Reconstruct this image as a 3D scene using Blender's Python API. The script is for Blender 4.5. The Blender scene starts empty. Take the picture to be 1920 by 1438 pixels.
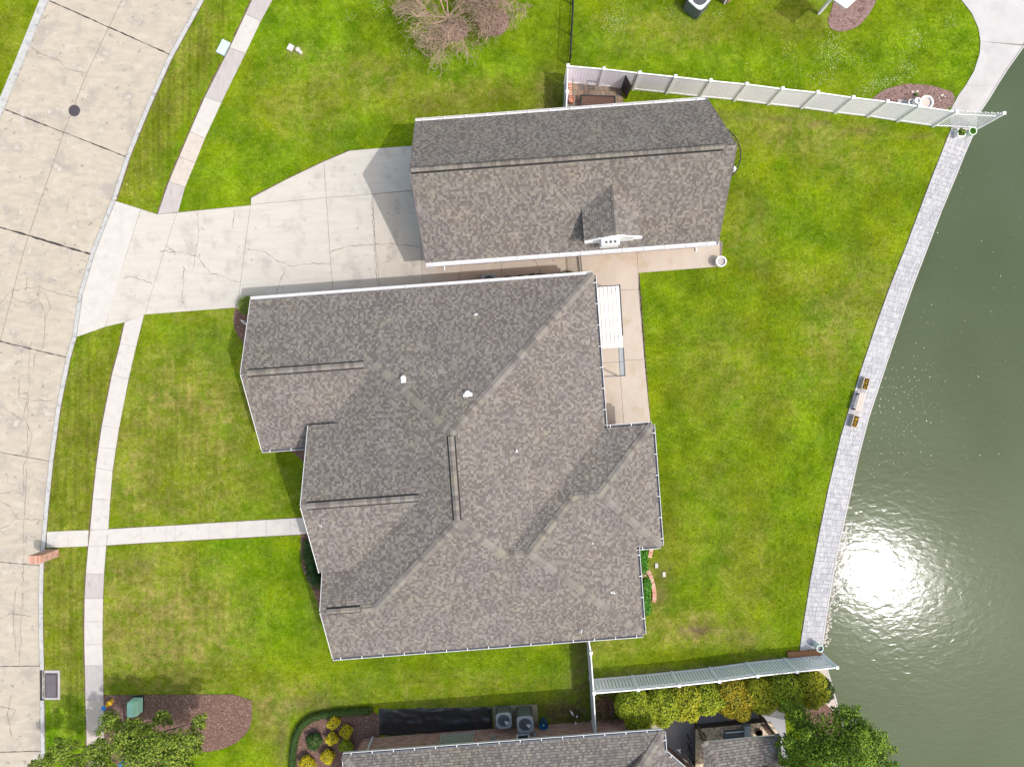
import bpy, bmesh, math, random
import numpy as np
from mathutils import Vector, Matrix
from mathutils.geometry import intersect_point_line

random.seed(7); rng = np.random.default_rng(7)
SC = bpy.context.scene
COL = SC.collection

# ------------------------------------------------------------------ camera, light, exposure
H = 36.0          # drone height above the lawn, metres
F = 1250.0        # focal length in photo pixels (photo is 1920 wide)
cam = bpy.data.cameras.new('camera'); cam.sensor_width = 36; cam.lens = F / 1920 * 36
cam.clip_end = 3000
co = bpy.data.objects.new('camera', cam); COL.objects.link(co); co.location = (0, 0, H)
SC.camera = co
SUN_EL = math.radians(58.3); SUN_AZ = math.radians(117.5)      # azimuth clockwise from +Y
world = bpy.data.worlds.new('World'); SC.world = world; world.use_nodes = True
wn = world.node_tree.nodes; wl = world.node_tree.links
sky = wn.new('ShaderNodeTexSky'); sky.sky_type = 'NISHITA'; sky.sun_disc = False
sky.sun_elevation = SUN_EL; sky.sun_rotation = SUN_AZ; sky.dust_density = 5.0; sky.air_density = 2.0; sky.ozone_density = 1.0
bg = wn['Background']; bg.inputs['Strength'].default_value = 0.15
wl.new(sky.outputs[0], bg.inputs[0])
sl = bpy.data.lights.new('sun', 'SUN'); sl.energy = 2.0; sl.angle = math.radians(0.55); sl.color = (1.0, 0.975, 0.955)
so = bpy.data.objects.new('sun', sl); COL.objects.link(so)
sdir = Vector((math.sin(SUN_AZ) * math.cos(SUN_EL), math.cos(SUN_AZ) * math.cos(SUN_EL), math.sin(SUN_EL)))
so.rotation_euler = sdir.to_track_quat('Z', 'Y').to_euler(); so.location = sdir * 200
SC.view_settings.view_transform = 'Standard'; SC.view_settings.look = 'None'
SC.view_settings.exposure = 0.48; SC.view_settings.gamma = 1; SC.view_settings.use_curve_mapping = False

# ------------------------------------------------------------------ helpers
def P(px, py, h=0.0):
    k = (H - h) / F
    return Vector(((px - 960) * k, -(py - 719) * k, h))
def P2(px, py, h=0.0):
    p = P(px, py, h); return (p.x, p.y)

def new_mesh(name, verts, faces, mats, midx=None, smooth=False):
    me = bpy.data.meshes.new(name)
    me.from_pydata([tuple(v) for v in verts], [], faces)
    if not isinstance(mats, (list, tuple)): mats = [mats]
    for m in mats: me.materials.append(m)
    if midx is not None: me.polygons.foreach_set('material_index', np.array(midx, dtype=np.int32))
    if smooth: me.polygons.foreach_set('use_smooth', np.ones(len(me.polygons), dtype=bool))
    return me

def np_mesh(name, verts, nper, mats, midx=None):
    """verts: (n*nper,3) numpy, each run of nper is one polygon"""
    n = len(verts) // nper
    me = bpy.data.meshes.new(name)
    me.vertices.add(len(verts)); me.vertices.foreach_set('co', np.ascontiguousarray(verts, dtype=np.float32).ravel())
    me.loops.add(len(verts)); me.loops.foreach_set('vertex_index', np.arange(len(verts), dtype=np.int32))
    me.polygons.add(n); me.polygons.foreach_set('loop_start', np.arange(0, len(verts), nper, dtype=np.int32))
    if not isinstance(mats, (list, tuple)): mats = [mats]
    for m in mats: me.materials.append(m)
    if midx is not None: me.polygons.foreach_set('material_index', midx.astype(np.int32))
    me.update(calc_edges=True)
    return me

def link(name, me, parent=None, kind=None):
    o = bpy.data.objects.new(name, me); COL.objects.link(o)
    if parent is not None:
        o.parent = parent
        if parent.parent is None: o.matrix_parent_inverse = Matrix.Translation(-Vector(parent.get('_o', (0, 0, 0))))
    if kind: o['kind'] = kind
    return o

def root(name, label, cat, loc, group=None):
    o = bpy.data.objects.new(name, None); COL.objects.link(o)
    o.empty_display_size = 0.3
    o.location = loc; o['_o'] = tuple(loc); o['label'] = label; o['category'] = cat
    if group: o['group'] = group
    return o

def tag(o, label, cat, group=None):
    o['label'] = label; o['category'] = cat
    if group: o['group'] = group
    return o

class MB:
    def __init__(s): s.v = []; s.f = []; s.m = []
    def add(s, vs, fs, mi=0):
        b = len(s.v); s.v += [tuple(v) for v in vs]
        s.f += [tuple(b + i for i in f) for f in fs]; s.m += [mi] * len(fs); return s
    def box(s, c, size, rz=0, mi=0, M=None):
        x, y, z = size[0] / 2, size[1] / 2, size[2] / 2
        vs = [Vector((a * x, b * y, d * z)) for d in (-1, 1) for b in (-1, 1) for a in (-1, 1)]
        R = Matrix.Rotation(rz, 3, 'Z') if M is None else M
        vs = [R @ v + Vector(c) for v in vs]
        return s.add(vs, [(0, 2, 3, 1), (4, 5, 7, 6), (0, 1, 5, 4), (2, 6, 7, 3), (0, 4, 6, 2), (1, 3, 7, 5)], mi)
    def beam(s, a, b, w, t, mi=0, up=Vector((0, 0, 1))):
        a = Vector(a); b = Vector(b); d = b - a; L = d.length
        if L < 1e-6: return s
        x = d / L; y = up.cross(x)
        if y.length < 1e-4: y = Vector((0, 1, 0)).cross(x)
        y.normalize(); z = x.cross(y)
        M = Matrix((x, y, z)).transposed()
        return s.box((a + b) / 2, (L, w, t), M=M, mi=mi)
    def tube(s, pts, rad, seg=8, mi=0, cap=True):
        pts = [Vector(p) for p in pts]
        if not isinstance(rad, (list, tuple)): rad = [rad] * len(pts)
        b0 = len(s.v); up = Vector((0, 0, 1))
        for i, p in enumerate(pts):
            d = (pts[min(i + 1, len(pts) - 1)] - pts[max(i - 1, 0)]).normalized()
            x = up.cross(d)
            if x.length < 0.05: x = Vector((1, 0, 0)).cross(d)
            x.normalize(); y = d.cross(x)
            for k in range(seg):
                a = 2 * math.pi * k / seg
                s.v.append(tuple(p + (x * math.cos(a) + y * math.sin(a)) * rad[i]))
        for i in range(len(pts) - 1):
            for k in range(seg):
                a = b0 + i * seg + k; b = b0 + i * seg + (k + 1) % seg
                s.f.append((a, b, b + seg, a + seg)); s.m.append(mi)
        if cap:
            s.f.append(tuple(b0 + k for k in range(seg))[::-1]); s.m.append(mi)
            e = b0 + (len(pts) - 1) * seg
            s.f.append(tuple(e + k for k in range(seg))); s.m.append(mi)
        return s
    def lathe(s, c, prof, seg=20, mi=0, closed_bottom=True, closed_top=False):
        c = Vector(c); b0 = len(s.v)
        for r, z in prof:
            for k in range(seg):
                a = 2 * math.pi * k / seg
                s.v.append((c.x + r * math.cos(a), c.y + r * math.sin(a), c.z + z))
        for i in range(len(prof) - 1):
            for k in range(seg):
                a = b0 + i * seg + k; b = b0 + i * seg + (k + 1) % seg
                s.f.append((a, b, b + seg, a + seg)); s.m.append(mi)
        if closed_bottom: s.f.append(tuple(b0 + k for k in range(seg))[::-1]); s.m.append(mi)
        if closed_top:
            e = b0 + (len(prof) - 1) * seg
            s.f.append(tuple(e + k for k in range(seg))); s.m.append(mi)
        return s
    def prism(s, pts, z0, z1, mi=0):
        n = len(pts)
        ar = sum(pts[i][0] * pts[(i + 1) % n][1] - pts[(i + 1) % n][0] * pts[i][1] for i in range(n))
        if ar < 0: pts = pts[::-1]
        vs = [(p[0], p[1], z0) for p in pts] + [(p[0], p[1], z1) for p in pts]
        fs = [tuple(range(n, 2 * n)), tuple(range(n))[::-1]] + [(i, (i + 1) % n, n + (i + 1) % n, n + i) for i in range(n)]
        return s.add(vs, fs, mi)
    def build(s, name, mats, parent=None, kind=None, smooth=False):
        return link(name, new_mesh(name, s.v, s.f, mats, s.m, smooth), parent, kind)

def sub_obj(name, mb, mats, parent, **k): return mb.build(name, mats, parent, **k)

def inside(poly, x, y):
    """vectorised point in polygon"""
    c = np.zeros(len(x), dtype=bool); n = len(poly)
    for i in range(n):
        x1, y1 = poly[i]; x2, y2 = poly[(i + 1) % n]
        if y1 == y2: continue
        m = ((y1 > y) != (y2 > y)) & (x < (x2 - x1) * (y - y1) / (y2 - y1) + x1)
        c ^= m
    return c

def resample(pts, step):
    out = []; 
    for i in range(len(pts) - 1):
        a = Vector(pts[i]); b = Vector(pts[i + 1]); n = max(1, int((b - a).length / step))
        for k in range(n): out.append(a.lerp(b, k / n))
    out.append(Vector(pts[-1])); return out

def smooth_line(pts, it=2):
    pts = [Vector(p) for p in pts]
    for _ in range(it):
        q = [pts[0]]
        for a, b in zip(pts[:-1], pts[1:]): q += [a.lerp(b, .25), a.lerp(b, .75)]
        q.append(pts[-1]); pts = q
    return pts

# ------------------------------------------------------------------ materials
def mat(name, col, rough=0.8, var=0.12, scale=6.0, bump=0.0, bscale=60.0, spec=0.3, col2=None, detail=6, metal=0.0, stretch=None, spots=None):
    m = bpy.data.materials.new(name); m.use_nodes = True
    n = m.node_tree.nodes; l = m.node_tree.links; b = n['Principled BSDF']
    b.inputs['Roughness'].default_value = rough; b.inputs['Specular IOR Level'].default_value = spec
    b.inputs['Metallic'].default_value = metal
    tc = n.new('ShaderNodeTexCoord'); vec = tc.outputs['Object']
    if stretch:
        mp = n.new('ShaderNodeMapping'); mp.inputs['Rotation'].default_value = (0, 0, stretch[0]); mp.inputs['Scale'].default_value = (stretch[1], stretch[2], 1)
        l.new(vec, mp.inputs[0]); vec2 = mp.outputs[0]
    else: vec2 = vec
    nz = n.new('ShaderNodeTexNoise'); nz.inputs['Scale'].default_value = scale; nz.inputs['Detail'].default_value = detail; nz.inputs['Roughness'].default_value = 0.65
    l.new(vec2, nz.inputs['Vector'])
    mr = n.new('ShaderNodeMapRange'); mr.inputs['From Min'].default_value = 0.3; mr.inputs['From Max'].default_value = 0.7
    l.new(nz.outputs['Fac'], mr.inputs['Value'])
    mx = n.new('ShaderNodeMix'); mx.data_type = 'RGBA'
    c1 = tuple(min(1, c * (1 - var)) for c in col); c2 = col2 if col2 else tuple(min(1, c * (1 + var)) for c in col)
    mx.inputs['A'].default_value = (*c1, 1); mx.inputs['B'].default_value = (*c2, 1)
    l.new(mr.outputs[0], mx.inputs['Factor']); out = mx.outputs['Result']
    if spots:      # (colour, noise scale, threshold, softness)
        for sc_, s_s, th, soft in spots:
            nn = n.new('ShaderNodeTexNoise'); nn.inputs['Scale'].default_value = s_s; nn.inputs['Detail'].default_value = 5; nn.inputs['Roughness'].default_value = .6
            l.new(vec, nn.inputs['Vector'])
            r2 = n.new('ShaderNodeMapRange'); r2.inputs['From Min'].default_value = th; r2.inputs['From Max'].default_value = th + soft
            l.new(nn.outputs['Fac'], r2.inputs['Value'])
            m2 = n.new('ShaderNodeMix'); m2.data_type = 'RGBA'; m2.inputs['B'].default_value = (*sc_, 1)
            l.new(out, m2.inputs['A']); l.new(r2.outputs[0], m2.inputs['Factor']); out = m2.outputs['Result']
    l.new(out, b.inputs['Base Color'])
    if bump:
        nb = n.new('ShaderNodeTexNoise'); nb.inputs['Scale'].default_value = bscale; nb.inputs['Detail'].default_value = 4
        l.new(vec, nb.inputs['Vector'])
        bp = n.new('ShaderNodeBump'); bp.inputs['Strength'].default_value = 0.6; bp.inputs['Distance'].default_value = bump
        l.new(nb.outputs['Fac'], bp.inputs['Height']); l.new(bp.outputs[0], b.inputs['Normal'])
    return m

def leaf_mat(name, cols, rough=0.6, scale=1.5, trans=0.15):
    m = bpy.data.materials.new(name); m.use_nodes = True
    n = m.node_tree.nodes; l = m.node_tree.links; b = n['Principled BSDF']
    b.inputs['Roughness'].default_value = rough; b.inputs['Specular IOR Level'].default_value = 0.25
    g = n.new('ShaderNodeNewGeometry')
    tc = n.new('ShaderNodeTexCoord'); nz = n.new('ShaderNodeTexNoise'); nz.inputs['Scale'].default_value = scale; nz.inputs['Detail'].default_value = 3
    l.new(tc.outputs['Object'], nz.inputs['Vector'])
    ad = n.new('ShaderNodeMath'); ad.operation = 'MULTIPLY_ADD'; ad.inputs[1].default_value = 0.6
    l.new(g.outputs['Random Per Island'], ad.inputs[0])
    ml = n.new('ShaderNodeMath'); ml.operation = 'MULTIPLY'; ml.inputs[1].default_value = 0.45; l.new(nz.outputs['Fac'], ml.inputs[0])
    l.new(ml.outputs[0], ad.inputs[2])
    rp = n.new('ShaderNodeValToRGB'); e = rp.color_ramp.elements
    e[0].position = 0.12; e[0].color = (*cols[0], 1); e[1].position = 0.85; e[1].color = (*cols[-1], 1)
    for i, c in enumerate(cols[1:-1]):
        x = e.new(0.12 + 0.73 * (i + 1) / (len(cols) - 1)); x.color = (*c, 1)
    l.new(ad.outputs[0], rp.inputs[0]); l.new(rp.outputs[0], b.inputs['Base Color'])
    if trans:
        tr = n.new('ShaderNodeBsdfTranslucent'); mxs = n.new('ShaderNodeMixShader'); mxs.inputs[0].default_value = trans
        l.new(rp.outputs[0], tr.inputs[0]); l.new(b.outputs[0], mxs.inputs[1]); l.new(tr.outputs[0], mxs.inputs[2])
        l.new(mxs.outputs[0], n['Material Output'].inputs[0])
    return m

def grass_mat(name, island=False):
    m = bpy.data.materials.new(name); m.use_nodes = True
    n = m.node_tree.nodes; l = m.node_tree.links; b = n['Principled BSDF']
    b.inputs['Roughness'].default_value = 0.95; b.inputs['Specular IOR Level'].default_value = 0.02
    tc = n.new('ShaderNodeTexCoord'); vec = tc.outputs['Object']
    def noise(sc, det=5, ro=.6, dist=0):
        q = n.new('ShaderNodeTexNoise'); q.inputs['Scale'].default_value = sc; q.inputs['Detail'].default_value = det
        q.inputs['Roughness'].default_value = ro; q.inputs['Distortion'].default_value = dist; l.new(vec, q.inputs['Vector']); return q.outputs['Fac']
    def rng_(v, a, c, lo=0, hi=1):
        q = n.new('ShaderNodeMapRange'); q.inputs['From Min'].default_value = a; q.inputs['From Max'].default_value = c
        q.inputs['To Min'].default_value = lo; q.inputs['To Max'].default_value = hi; l.new(v, q.inputs['Value']); return q.outputs[0]
    def mix(f, a, c):
        q = n.new('ShaderNodeMix'); q.data_type = 'RGBA'; l.new(f, q.inputs['Factor'])
        for s_, v in (('A', a), ('B', c)):
            if isinstance(v, tuple): q.inputs[s_].default_value = (*v, 1)
            else: l.new(v, q.inputs[s_])
        return q.outputs['Result']
    def math_(op, a, c):
        q = n.new('ShaderNodeMath'); q.operation = op; q.use_clamp = True
        for i, v in enumerate((a, c)):
            if isinstance(v, (int, float)): q.inputs[i].default_value = v
            else: l.new(v, q.inputs[i])
        return q.outputs[0]
    def attr(nm):
        q = n.new('ShaderNodeAttribute'); q.attribute_name = nm; return q.outputs['Fac']
    base = mix(rng_(noise(0.42, 6, .62, .4), .38, .64), (0.080, 0.164, 0.0012), (0.166, 0.230, 0.002))
    lush = mix(rng_(noise(1.1, 4), .35, .65), (0.070, 0.174, 0.001), (0.142, 0.252, 0.002))
    c = mix(attr('lush'), base, lush)
    dry = mix(rng_(noise(2.2, 5), .35, .65), (0.165, 0.17, 0.025), (0.27, 0.235, 0.070))
    dn = rng_(noise(1.3, 8, .72, .6), .42, .66)
    dryf = math_('MULTIPLY', math_('ADD', attr('dry'), 0.18), math_('ADD', dn, .38))
    c = mix(dryf, c, dry)
    soil = mix(rng_(noise(5, 5), .35, .65), (0.10, 0.07, 0.035), (0.19, 0.14, 0.075))
    c = mix(math_('MULTIPLY', attr('soil'), math_('ADD', rng_(noise(1.6, 6), .35, .6), .2)), c, soil)
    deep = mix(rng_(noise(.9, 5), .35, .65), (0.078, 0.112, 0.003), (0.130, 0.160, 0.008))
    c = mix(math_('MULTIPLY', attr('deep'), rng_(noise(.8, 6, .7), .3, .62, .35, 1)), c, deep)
    # fine grain of the blades
    fine = noise(26, 3, .7)
    if island:
        g = n.new('ShaderNodeNewGeometry'); k = rng_(g.outputs['Random Per Island'], 0, 1, .45, 1.62)
    else: k = rng_(fine, .3, .7, .55, 1.42)
    k2 = rng_(noise(4.5, 7, .78), .32, .68, .68, 1.26)
    hs = n.new('ShaderNodeMath'); hs.operation = 'MULTIPLY'; l.new(k, hs.inputs[0]); l.new(k2, hs.inputs[1])
    k3 = rng_(noise(.55, 5, .6), .36, .64, .80, 1.14); hq = n.new('ShaderNodeMath'); hq.operation = 'MULTIPLY'; l.new(hs.outputs[0], hq.inputs[0]); l.new(k3, hq.inputs[1]); hs = hq
    mp = n.new('ShaderNodeMapping'); mp.inputs['Rotation'].default_value = (0, 0, math.radians(14)); mp.inputs['Scale'].default_value = (3.2, .10, 1); l.new(vec, mp.inputs[0])
    mq = n.new('ShaderNodeTexNoise'); mq.inputs['Scale'].default_value = 1.5; mq.inputs['Detail'].default_value = 2; l.new(mp.outputs[0], mq.inputs['Vector'])
    mw = n.new('ShaderNodeMix'); mw.data_type = 'FLOAT'; mw.inputs['A'].default_value = 1.0; l.new(attr('mow'), mw.inputs['Factor']); l.new(rng_(mq.outputs['Fac'], .36, .64, .80, 1.18), mw.inputs['B'])
    hq = n.new('ShaderNodeMath'); hq.operation = 'MULTIPLY'; l.new(hs.outputs[0], hq.inputs[0]); l.new(mw.outputs['Result'], hq.inputs[1]); hs = hq
    wd_ = rng_(noise(7.5, 3, .5), .64, .70, 1, .62); hq = n.new('ShaderNodeMath'); hq.operation = 'MULTIPLY'; l.new(hs.outputs[0], hq.inputs[0]); l.new(wd_, hq.inputs[1]); hs = hq
    if island: c = mix(rng_(g.outputs['Random Per Island'], .962, .968), c, (.30, .27, .10))
    hv = n.new('ShaderNodeHueSaturation'); l.new(hs.outputs[0], hv.inputs['Value']); l.new(c, hv.inputs['Color'])
    l.new(hv.outputs[0], b.inputs['Base Color'])
    if not island:
        bp = n.new('ShaderNodeBump'); bp.inputs['Strength'].default_value = .7; bp.inputs['Distance'].default_value = .03
        l.new(noise(18, 5, .75), bp.inputs['Height']); l.new(bp.outputs[0], b.inputs['Normal'])
    return m

M = {}
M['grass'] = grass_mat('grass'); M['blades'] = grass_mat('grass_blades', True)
ANG = math.radians(4.28)
RDCOL = (0.395, 0.350, 0.290)
M['road'] = mat('road_concrete', RDCOL, .9, .12, 1.3, .004, 40, .2, detail=9, stretch=(math.radians(20), 1, 2.5),
                spots=[((0.30, 0.27, 0.24), .8, .53, .14), ((0.24, 0.22, 0.20), 3.1, .62, .07), ((0.45, 0.41, 0.36), 1.6, .58, .12)])
M['drive'] = mat('driveway_concrete', (0.46, 0.43, 0.385), .9, .07, 1.2, .003, 50, .2, detail=9, stretch=(-ANG + .02, .5, 3.2),
                 spots=[((0.37, 0.345, 0.315), 1.0, .52, .16), ((0.28, 0.265, 0.25), 2.8, .64, .09)])
M['drive2'] = mat('driveway_concrete_warm', (0.44, 0.40, 0.345), .9, .09, 1.1, .003, 50, .2, detail=9, stretch=(-ANG, 1.6, .8),
                 spots=[((0.33, 0.30, 0.265), 1.0, .55, .14), ((0.25, 0.235, 0.215), 2.6, .645, .09)])
M['beige'] = mat('patio_concrete', (0.43, 0.375, 0.325), .9, .06, 1.4, .002, 50, .2, stretch=(0, 1, .4),
                 spots=[((0.39, 0.32, 0.245), .8, .52, .14), ((0.33, 0.275, 0.215), 4, .66, .08)])
M['walk1'] = mat('sidewalk_grey', (0.385, 0.355, 0.345), .9, .10, 2.2, .003, 50, .2, spots=[((0.30, 0.28, 0.275), 2.3, .58, .12)], stretch=(1.2, 3.0, .8))
M['walk2'] = mat('sidewalk_pale', (0.47, 0.445, 0.42), .9, .07, 2.2, .003, 50, .2, spots=[((0.40, 0.375, 0.355), 2.0, .58, .12)])
M['walk3'] = mat('sidewalk_warm', (0.465, 0.41, 0.36), .9, .09, 2.2, .003, 50, .2, spots=[((0.38, 0.335, 0.30), 2.5, .57, .12)])
M['kerb'] = mat('kerb_concrete', (0.40, 0.40, 0.395), .9, .14, 3, .003, 50, .2, spots=[((0.26, 0.26, 0.26), 3.5, .56, .1)])
M['joint'] = mat('joint_dark', (0.05, 0.045, 0.045), .9, .4, 9)
M['joint_soft'] = mat('joint_soft', (0.17, 0.15, 0.13), .95, .3, 5)
M['crack'] = mat('crack', (0.20, 0.165, 0.14), .95, .35, 6)
M['stone'] = [mat('lake_walk_stone_%d' % i, c, .88, .16, 5, .006, 40, .25, spots=[((0.31, 0.305, 0.32), 2.6, .57, .12)]) for i, c in enumerate([(0.40, 0.40, 0.42), (0.38, 0.378, 0.40), (0.355, 0.355, 0.38), (0.42, 0.415, 0.43)])]
M['grout'] = mat('grout', (0.31, 0.31, 0.33), .95, .2, 6)
M['lakeconc'] = mat('lake_concrete', (0.44, 0.425, 0.425), .9, .08, .8, .003, 50, .2, spots=[((0.38, 0.365, 0.365), .6, .5, .2)])
M['shingle'] = [mat('shingle_%d' % i, c, .95, .13, 12, .004, 90, .15) for i, c in enumerate([
    (0.130, 0.114, 0.110), (0.145, 0.128, 0.122), (0.180, 0.163, 0.153), (0.212, 0.194, 0.182), (0.208, 0.192, 0.164), (0.176, 0.167, 0.159)])]
def weather(m):
    n = m.node_tree.nodes; l = m.node_tree.links; b = n['Principled BSDF']; src = b.inputs['Base Color'].links[0].from_socket
    g = n.new('ShaderNodeNewGeometry'); q = n.new('ShaderNodeTexNoise'); q.inputs['Scale'].default_value = .9; q.inputs['Detail'].default_value = 7; q.inputs['Roughness'].default_value = .65; l.new(g.outputs['Position'], q.inputs['Vector'])
    r = n.new('ShaderNodeMapRange'); r.inputs['From Min'].default_value = .3; r.inputs['From Max'].default_value = .7; r.inputs['To Min'].default_value = .88; r.inputs['To Max'].default_value = 1.12; l.new(q.outputs['Fac'], r.inputs['Value'])
    h_ = n.new('ShaderNodeHueSaturation'); l.new(r.outputs[0], h_.inputs['Value']); l.new(src, h_.inputs['Color'])
    q2 = n.new('ShaderNodeTexNoise'); q2.inputs['Scale'].default_value = .45; l.new(g.outputs['Position'], q2.inputs['Vector'])
    r2 = n.new('ShaderNodeMapRange'); r2.inputs['From Min'].default_value = .42; r2.inputs['From Max'].default_value = .66; r2.inputs['To Max'].default_value = .35; l.new(q2.outputs['Fac'], r2.inputs['Value'])
    mx = n.new('ShaderNodeMix'); mx.data_type = 'RGBA'; mx.blend_type = 'MULTIPLY'; mx.inputs['B'].default_value = (1.0, .97, .82, 1); l.new(r2.outputs[0], mx.inputs['Factor']); l.new(h_.outputs[0], mx.inputs['A']); l.new(mx.outputs['Result'], b.inputs['Base Color'])
for m_ in M['shingle']: weather(m_)
M['roofbase'] = mat('roof_felt', (0.085, 0.072, 0.068), .95, .1, 9)  # dark underlay; strips left bare between courses stand in for shadow lines
M['vent_dark'] = mat('ridge_vent_dark', (0.02, 0.02, 0.02), .8, .1, 5)
M['white'] = mat('white_vinyl', (0.80, 0.80, 0.82), .45, .03, 1.5, spec=.4)
M['fencewhite'] = mat('fence_vinyl', (0.90, 0.87, 0.99), .5, .05, .8, spec=.4)
M['gutter'] = mat('gutter_white', (0.60, 0.60, 0.62), .45, .05, 2, spec=.4)
M['gutdirt'] = mat('gutter_dirt', (0.11, 0.11, 0.12), .9, .4, 3)
M['brick'] = [mat('brick_%d' % i, c, .9, .2, 18, .004, 60, .15) for i, c in enumerate([(0.52, 0.29, 0.215), (0.43, 0.235, 0.175), (0.58, 0.37, 0.29), (0.48, 0.32, 0.27)])]
M['mortar'] = mat('mortar', (0.52, 0.46, 0.41), .95, .1, 12)
M['mulch'] = mat('mulch', (0.15, 0.088, 0.07), .97, .45, 22, .03, 45, .1, spots=[((0.25, 0.17, 0.145), 9, .55, .08), ((0.07, 0.04, 0.03), 14, .6, .06)])
M['pinkmulch'] = mat('rubber_mulch', (0.25, 0.165, 0.155), .97, .3, 16, .03, 45, .1, spots=[((0.13, 0.075, 0.06), 3, .52, .12)])
M['chip'] = leaf_mat('mulch_chip', [(0.07, 0.038, 0.028), (0.15, 0.085, 0.066), (0.25, 0.165, 0.14), (0.36, 0.27, 0.22)], .95, trans=0)
M['soilm'] = mat('soil', (0.13, 0.095, 0.06), .97, .35, 8, .03, 40, .1)
M['black'] = mat('black_iron', (0.018, 0.018, 0.020), .45, .2, 8, spec=.5)
M['tarp'] = mat('black_tarp', (0.022, 0.022, 0.025), .38, .3, 5, .01, 9, .6)
M['grey'] = mat('grey_metal', (0.27, 0.30, 0.33), .5, .06, 4, spec=.4)
M['dgrey'] = mat('dark_grey_metal', (0.085, 0.095, 0.105), .5, .12, 5, spec=.4)
M['silver'] = mat('pale_metal', (0.62, 0.65, 0.70), .4, .05, 4, spec=.5)
M['terracotta'] = mat('terracotta', (0.44, 0.20, 0.13), .8, .12, 8)
M['wood'] = mat('wood_plank', (0.27, 0.13, 0.065), .8, .25, 5, stretch=(0, 1, 8))
M['brownwood'] = mat('brown_boards', (0.11, 0.06, 0.045), .75, .2, 5, stretch=(0, 1, 8))
M['palewood'] = mat('pale_wood', (0.52, 0.44, 0.40), .8, .08, 8)
M['green_box'] = mat('transformer_green', (0.45, 0.80, 0.62), .55, .05, 3)
M['aqua'] = mat('aqua_lid', (0.45, 0.66, 0.64), .6, .05, 6)
M['blue'] = mat('blue_plastic', (0.01, 0.20, 0.62), .4, .08, 6, spec=.5)
M['dblue'] = mat('dark_blue_plastic', (0.01, 0.10, 0.25), .35, .1, 6, spec=.5)
M['yellow'] = mat('yellow_paint', (0.75, 0.46, 0.02), .5, .08, 6)
M['lime'] = mat('lime_plastic', (0.55, 0.85, 0.15), .5, .05, 6)
M['iron'] = mat('cast_iron', (0.065, 0.058, 0.068), .7, .15, 25, .004, 60)
M['slate'] = mat('drain_cover', (0.12, 0.105, 0.115), .8, .15, 3)
M['glass'] = mat('dark_glass', (0.03, 0.035, 0.04), .08, .1, 3, spec=.5)
M['granite'] = mat('granite', (0.48, 0.37, 0.25), .4, .35, 6, spec=.4, spots=[((0.14, 0.09, 0.06), 7, .56, .05), ((0.74, 0.64, 0.50), 6, .58, .05)])
M['greyslab'] = mat('grey_patio', (0.31, 0.31, 0.325), .9, .05, 1, spots=[((0.26, 0.255, 0.27), .8, .55, .15)])
M['flag'] = [mat('flagstone_%d' % i, c, .9, .2, 5, .006, 30) for i, c in enumerate([(0.24, 0.18, 0.13), (0.20, 0.16, 0.13), (0.27, 0.19, 0.15), (0.17, 0.15, 0.135)])]
M['bark'] = mat('bark', (0.16, 0.12, 0.09), .95, .25, 10)
M['barebark'] = mat('bare_bark', (0.36, 0.26, 0.20), .95, .25, 10)
M['leaf_a'] = leaf_mat('crown_leaves', [(0.035, 0.065, 0.012), (0.09, 0.15, 0.014), (0.19, 0.27, 0.022), (0.31, 0.37, 0.06)])
M['leaf_b'] = leaf_mat('glossy_leaves', [(0.02, 0.055, 0.010), (0.07, 0.145, 0.012), (0.15, 0.25, 0.014), (0.26, 0.37, 0.03)])
M['leaf_dark'] = leaf_mat('dark_leaves', [(0.012, 0.04, 0.008), (0.025, 0.07, 0.015), (0.05, 0.11, 0.02)])
M['leaf_y'] = leaf_mat('hedge_yellow_green', [(0.11, 0.14, 0.008), (0.25, 0.28, 0.014), (0.38, 0.39, 0.018), (0.48, 0.43, 0.02)])
M['leaf_o'] = leaf_mat('hedge_orange', [(0.09, 0.11, 0.008), (0.24, 0.23, 0.012), (0.38, 0.27, 0.012), (0.44, 0.38, 0.02)])
M['leaf_g'] = leaf_mat('hedge_green', [(0.10, 0.15, 0.008), (0.25, 0.31, 0.014), (0.40, 0.45, 0.025)])
M['leaf_gold'] = leaf_mat('golden_leaves', [(0.28, 0.24, 0.005), (0.55, 0.45, 0.01), (0.75, 0.62, 0.03)])
M['leaf_lime'] = leaf_mat('lime_leaves', [(0.13, 0.20, 0.005), (0.28, 0.34, 0.01), (0.42, 0.44, 0.02)])
M['leaf_box'] = leaf_mat('boxwood', [(0.08, 0.13, 0.003), (0.15, 0.22, 0.004), (0.22, 0.30, 0.008)])
M['leaf_hedge'] = leaf_mat('low_hedge', [(0.025, 0.05, 0.01), (0.05, 0.085, 0.015), (0.09, 0.12, 0.03)])
M['leaf_vivid'] = leaf_mat('vivid_leaves', [(0.02, 0.10, 0.008), (0.05, 0.20, 0.012), (0.12, 0.32, 0.03)])
M['leaf_brown'] = leaf_mat('dry_leaves', [(0.10, 0.06, 0.04), (0.22, 0.14, 0.09), (0.36, 0.25, 0.18)])
M['flower_o'] = leaf_mat('orange_flowers', [(0.30, 0.09, 0.004), (0.70, 0.30, 0.01), (0.85, 0.62, 0.03)], trans=0)
M['flower_w'] = leaf_mat('white_flowers', [(0.42, 0.52, 0.20), (0.66, 0.72, 0.42), (0.78, 0.78, 0.60)], trans=0)
M['debris'] = leaf_mat('floating_leaves', [(0.22, 0.16, 0.10), (0.42, 0.36, 0.26), (0.62, 0.58, 0.48)], trans=0)

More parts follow.
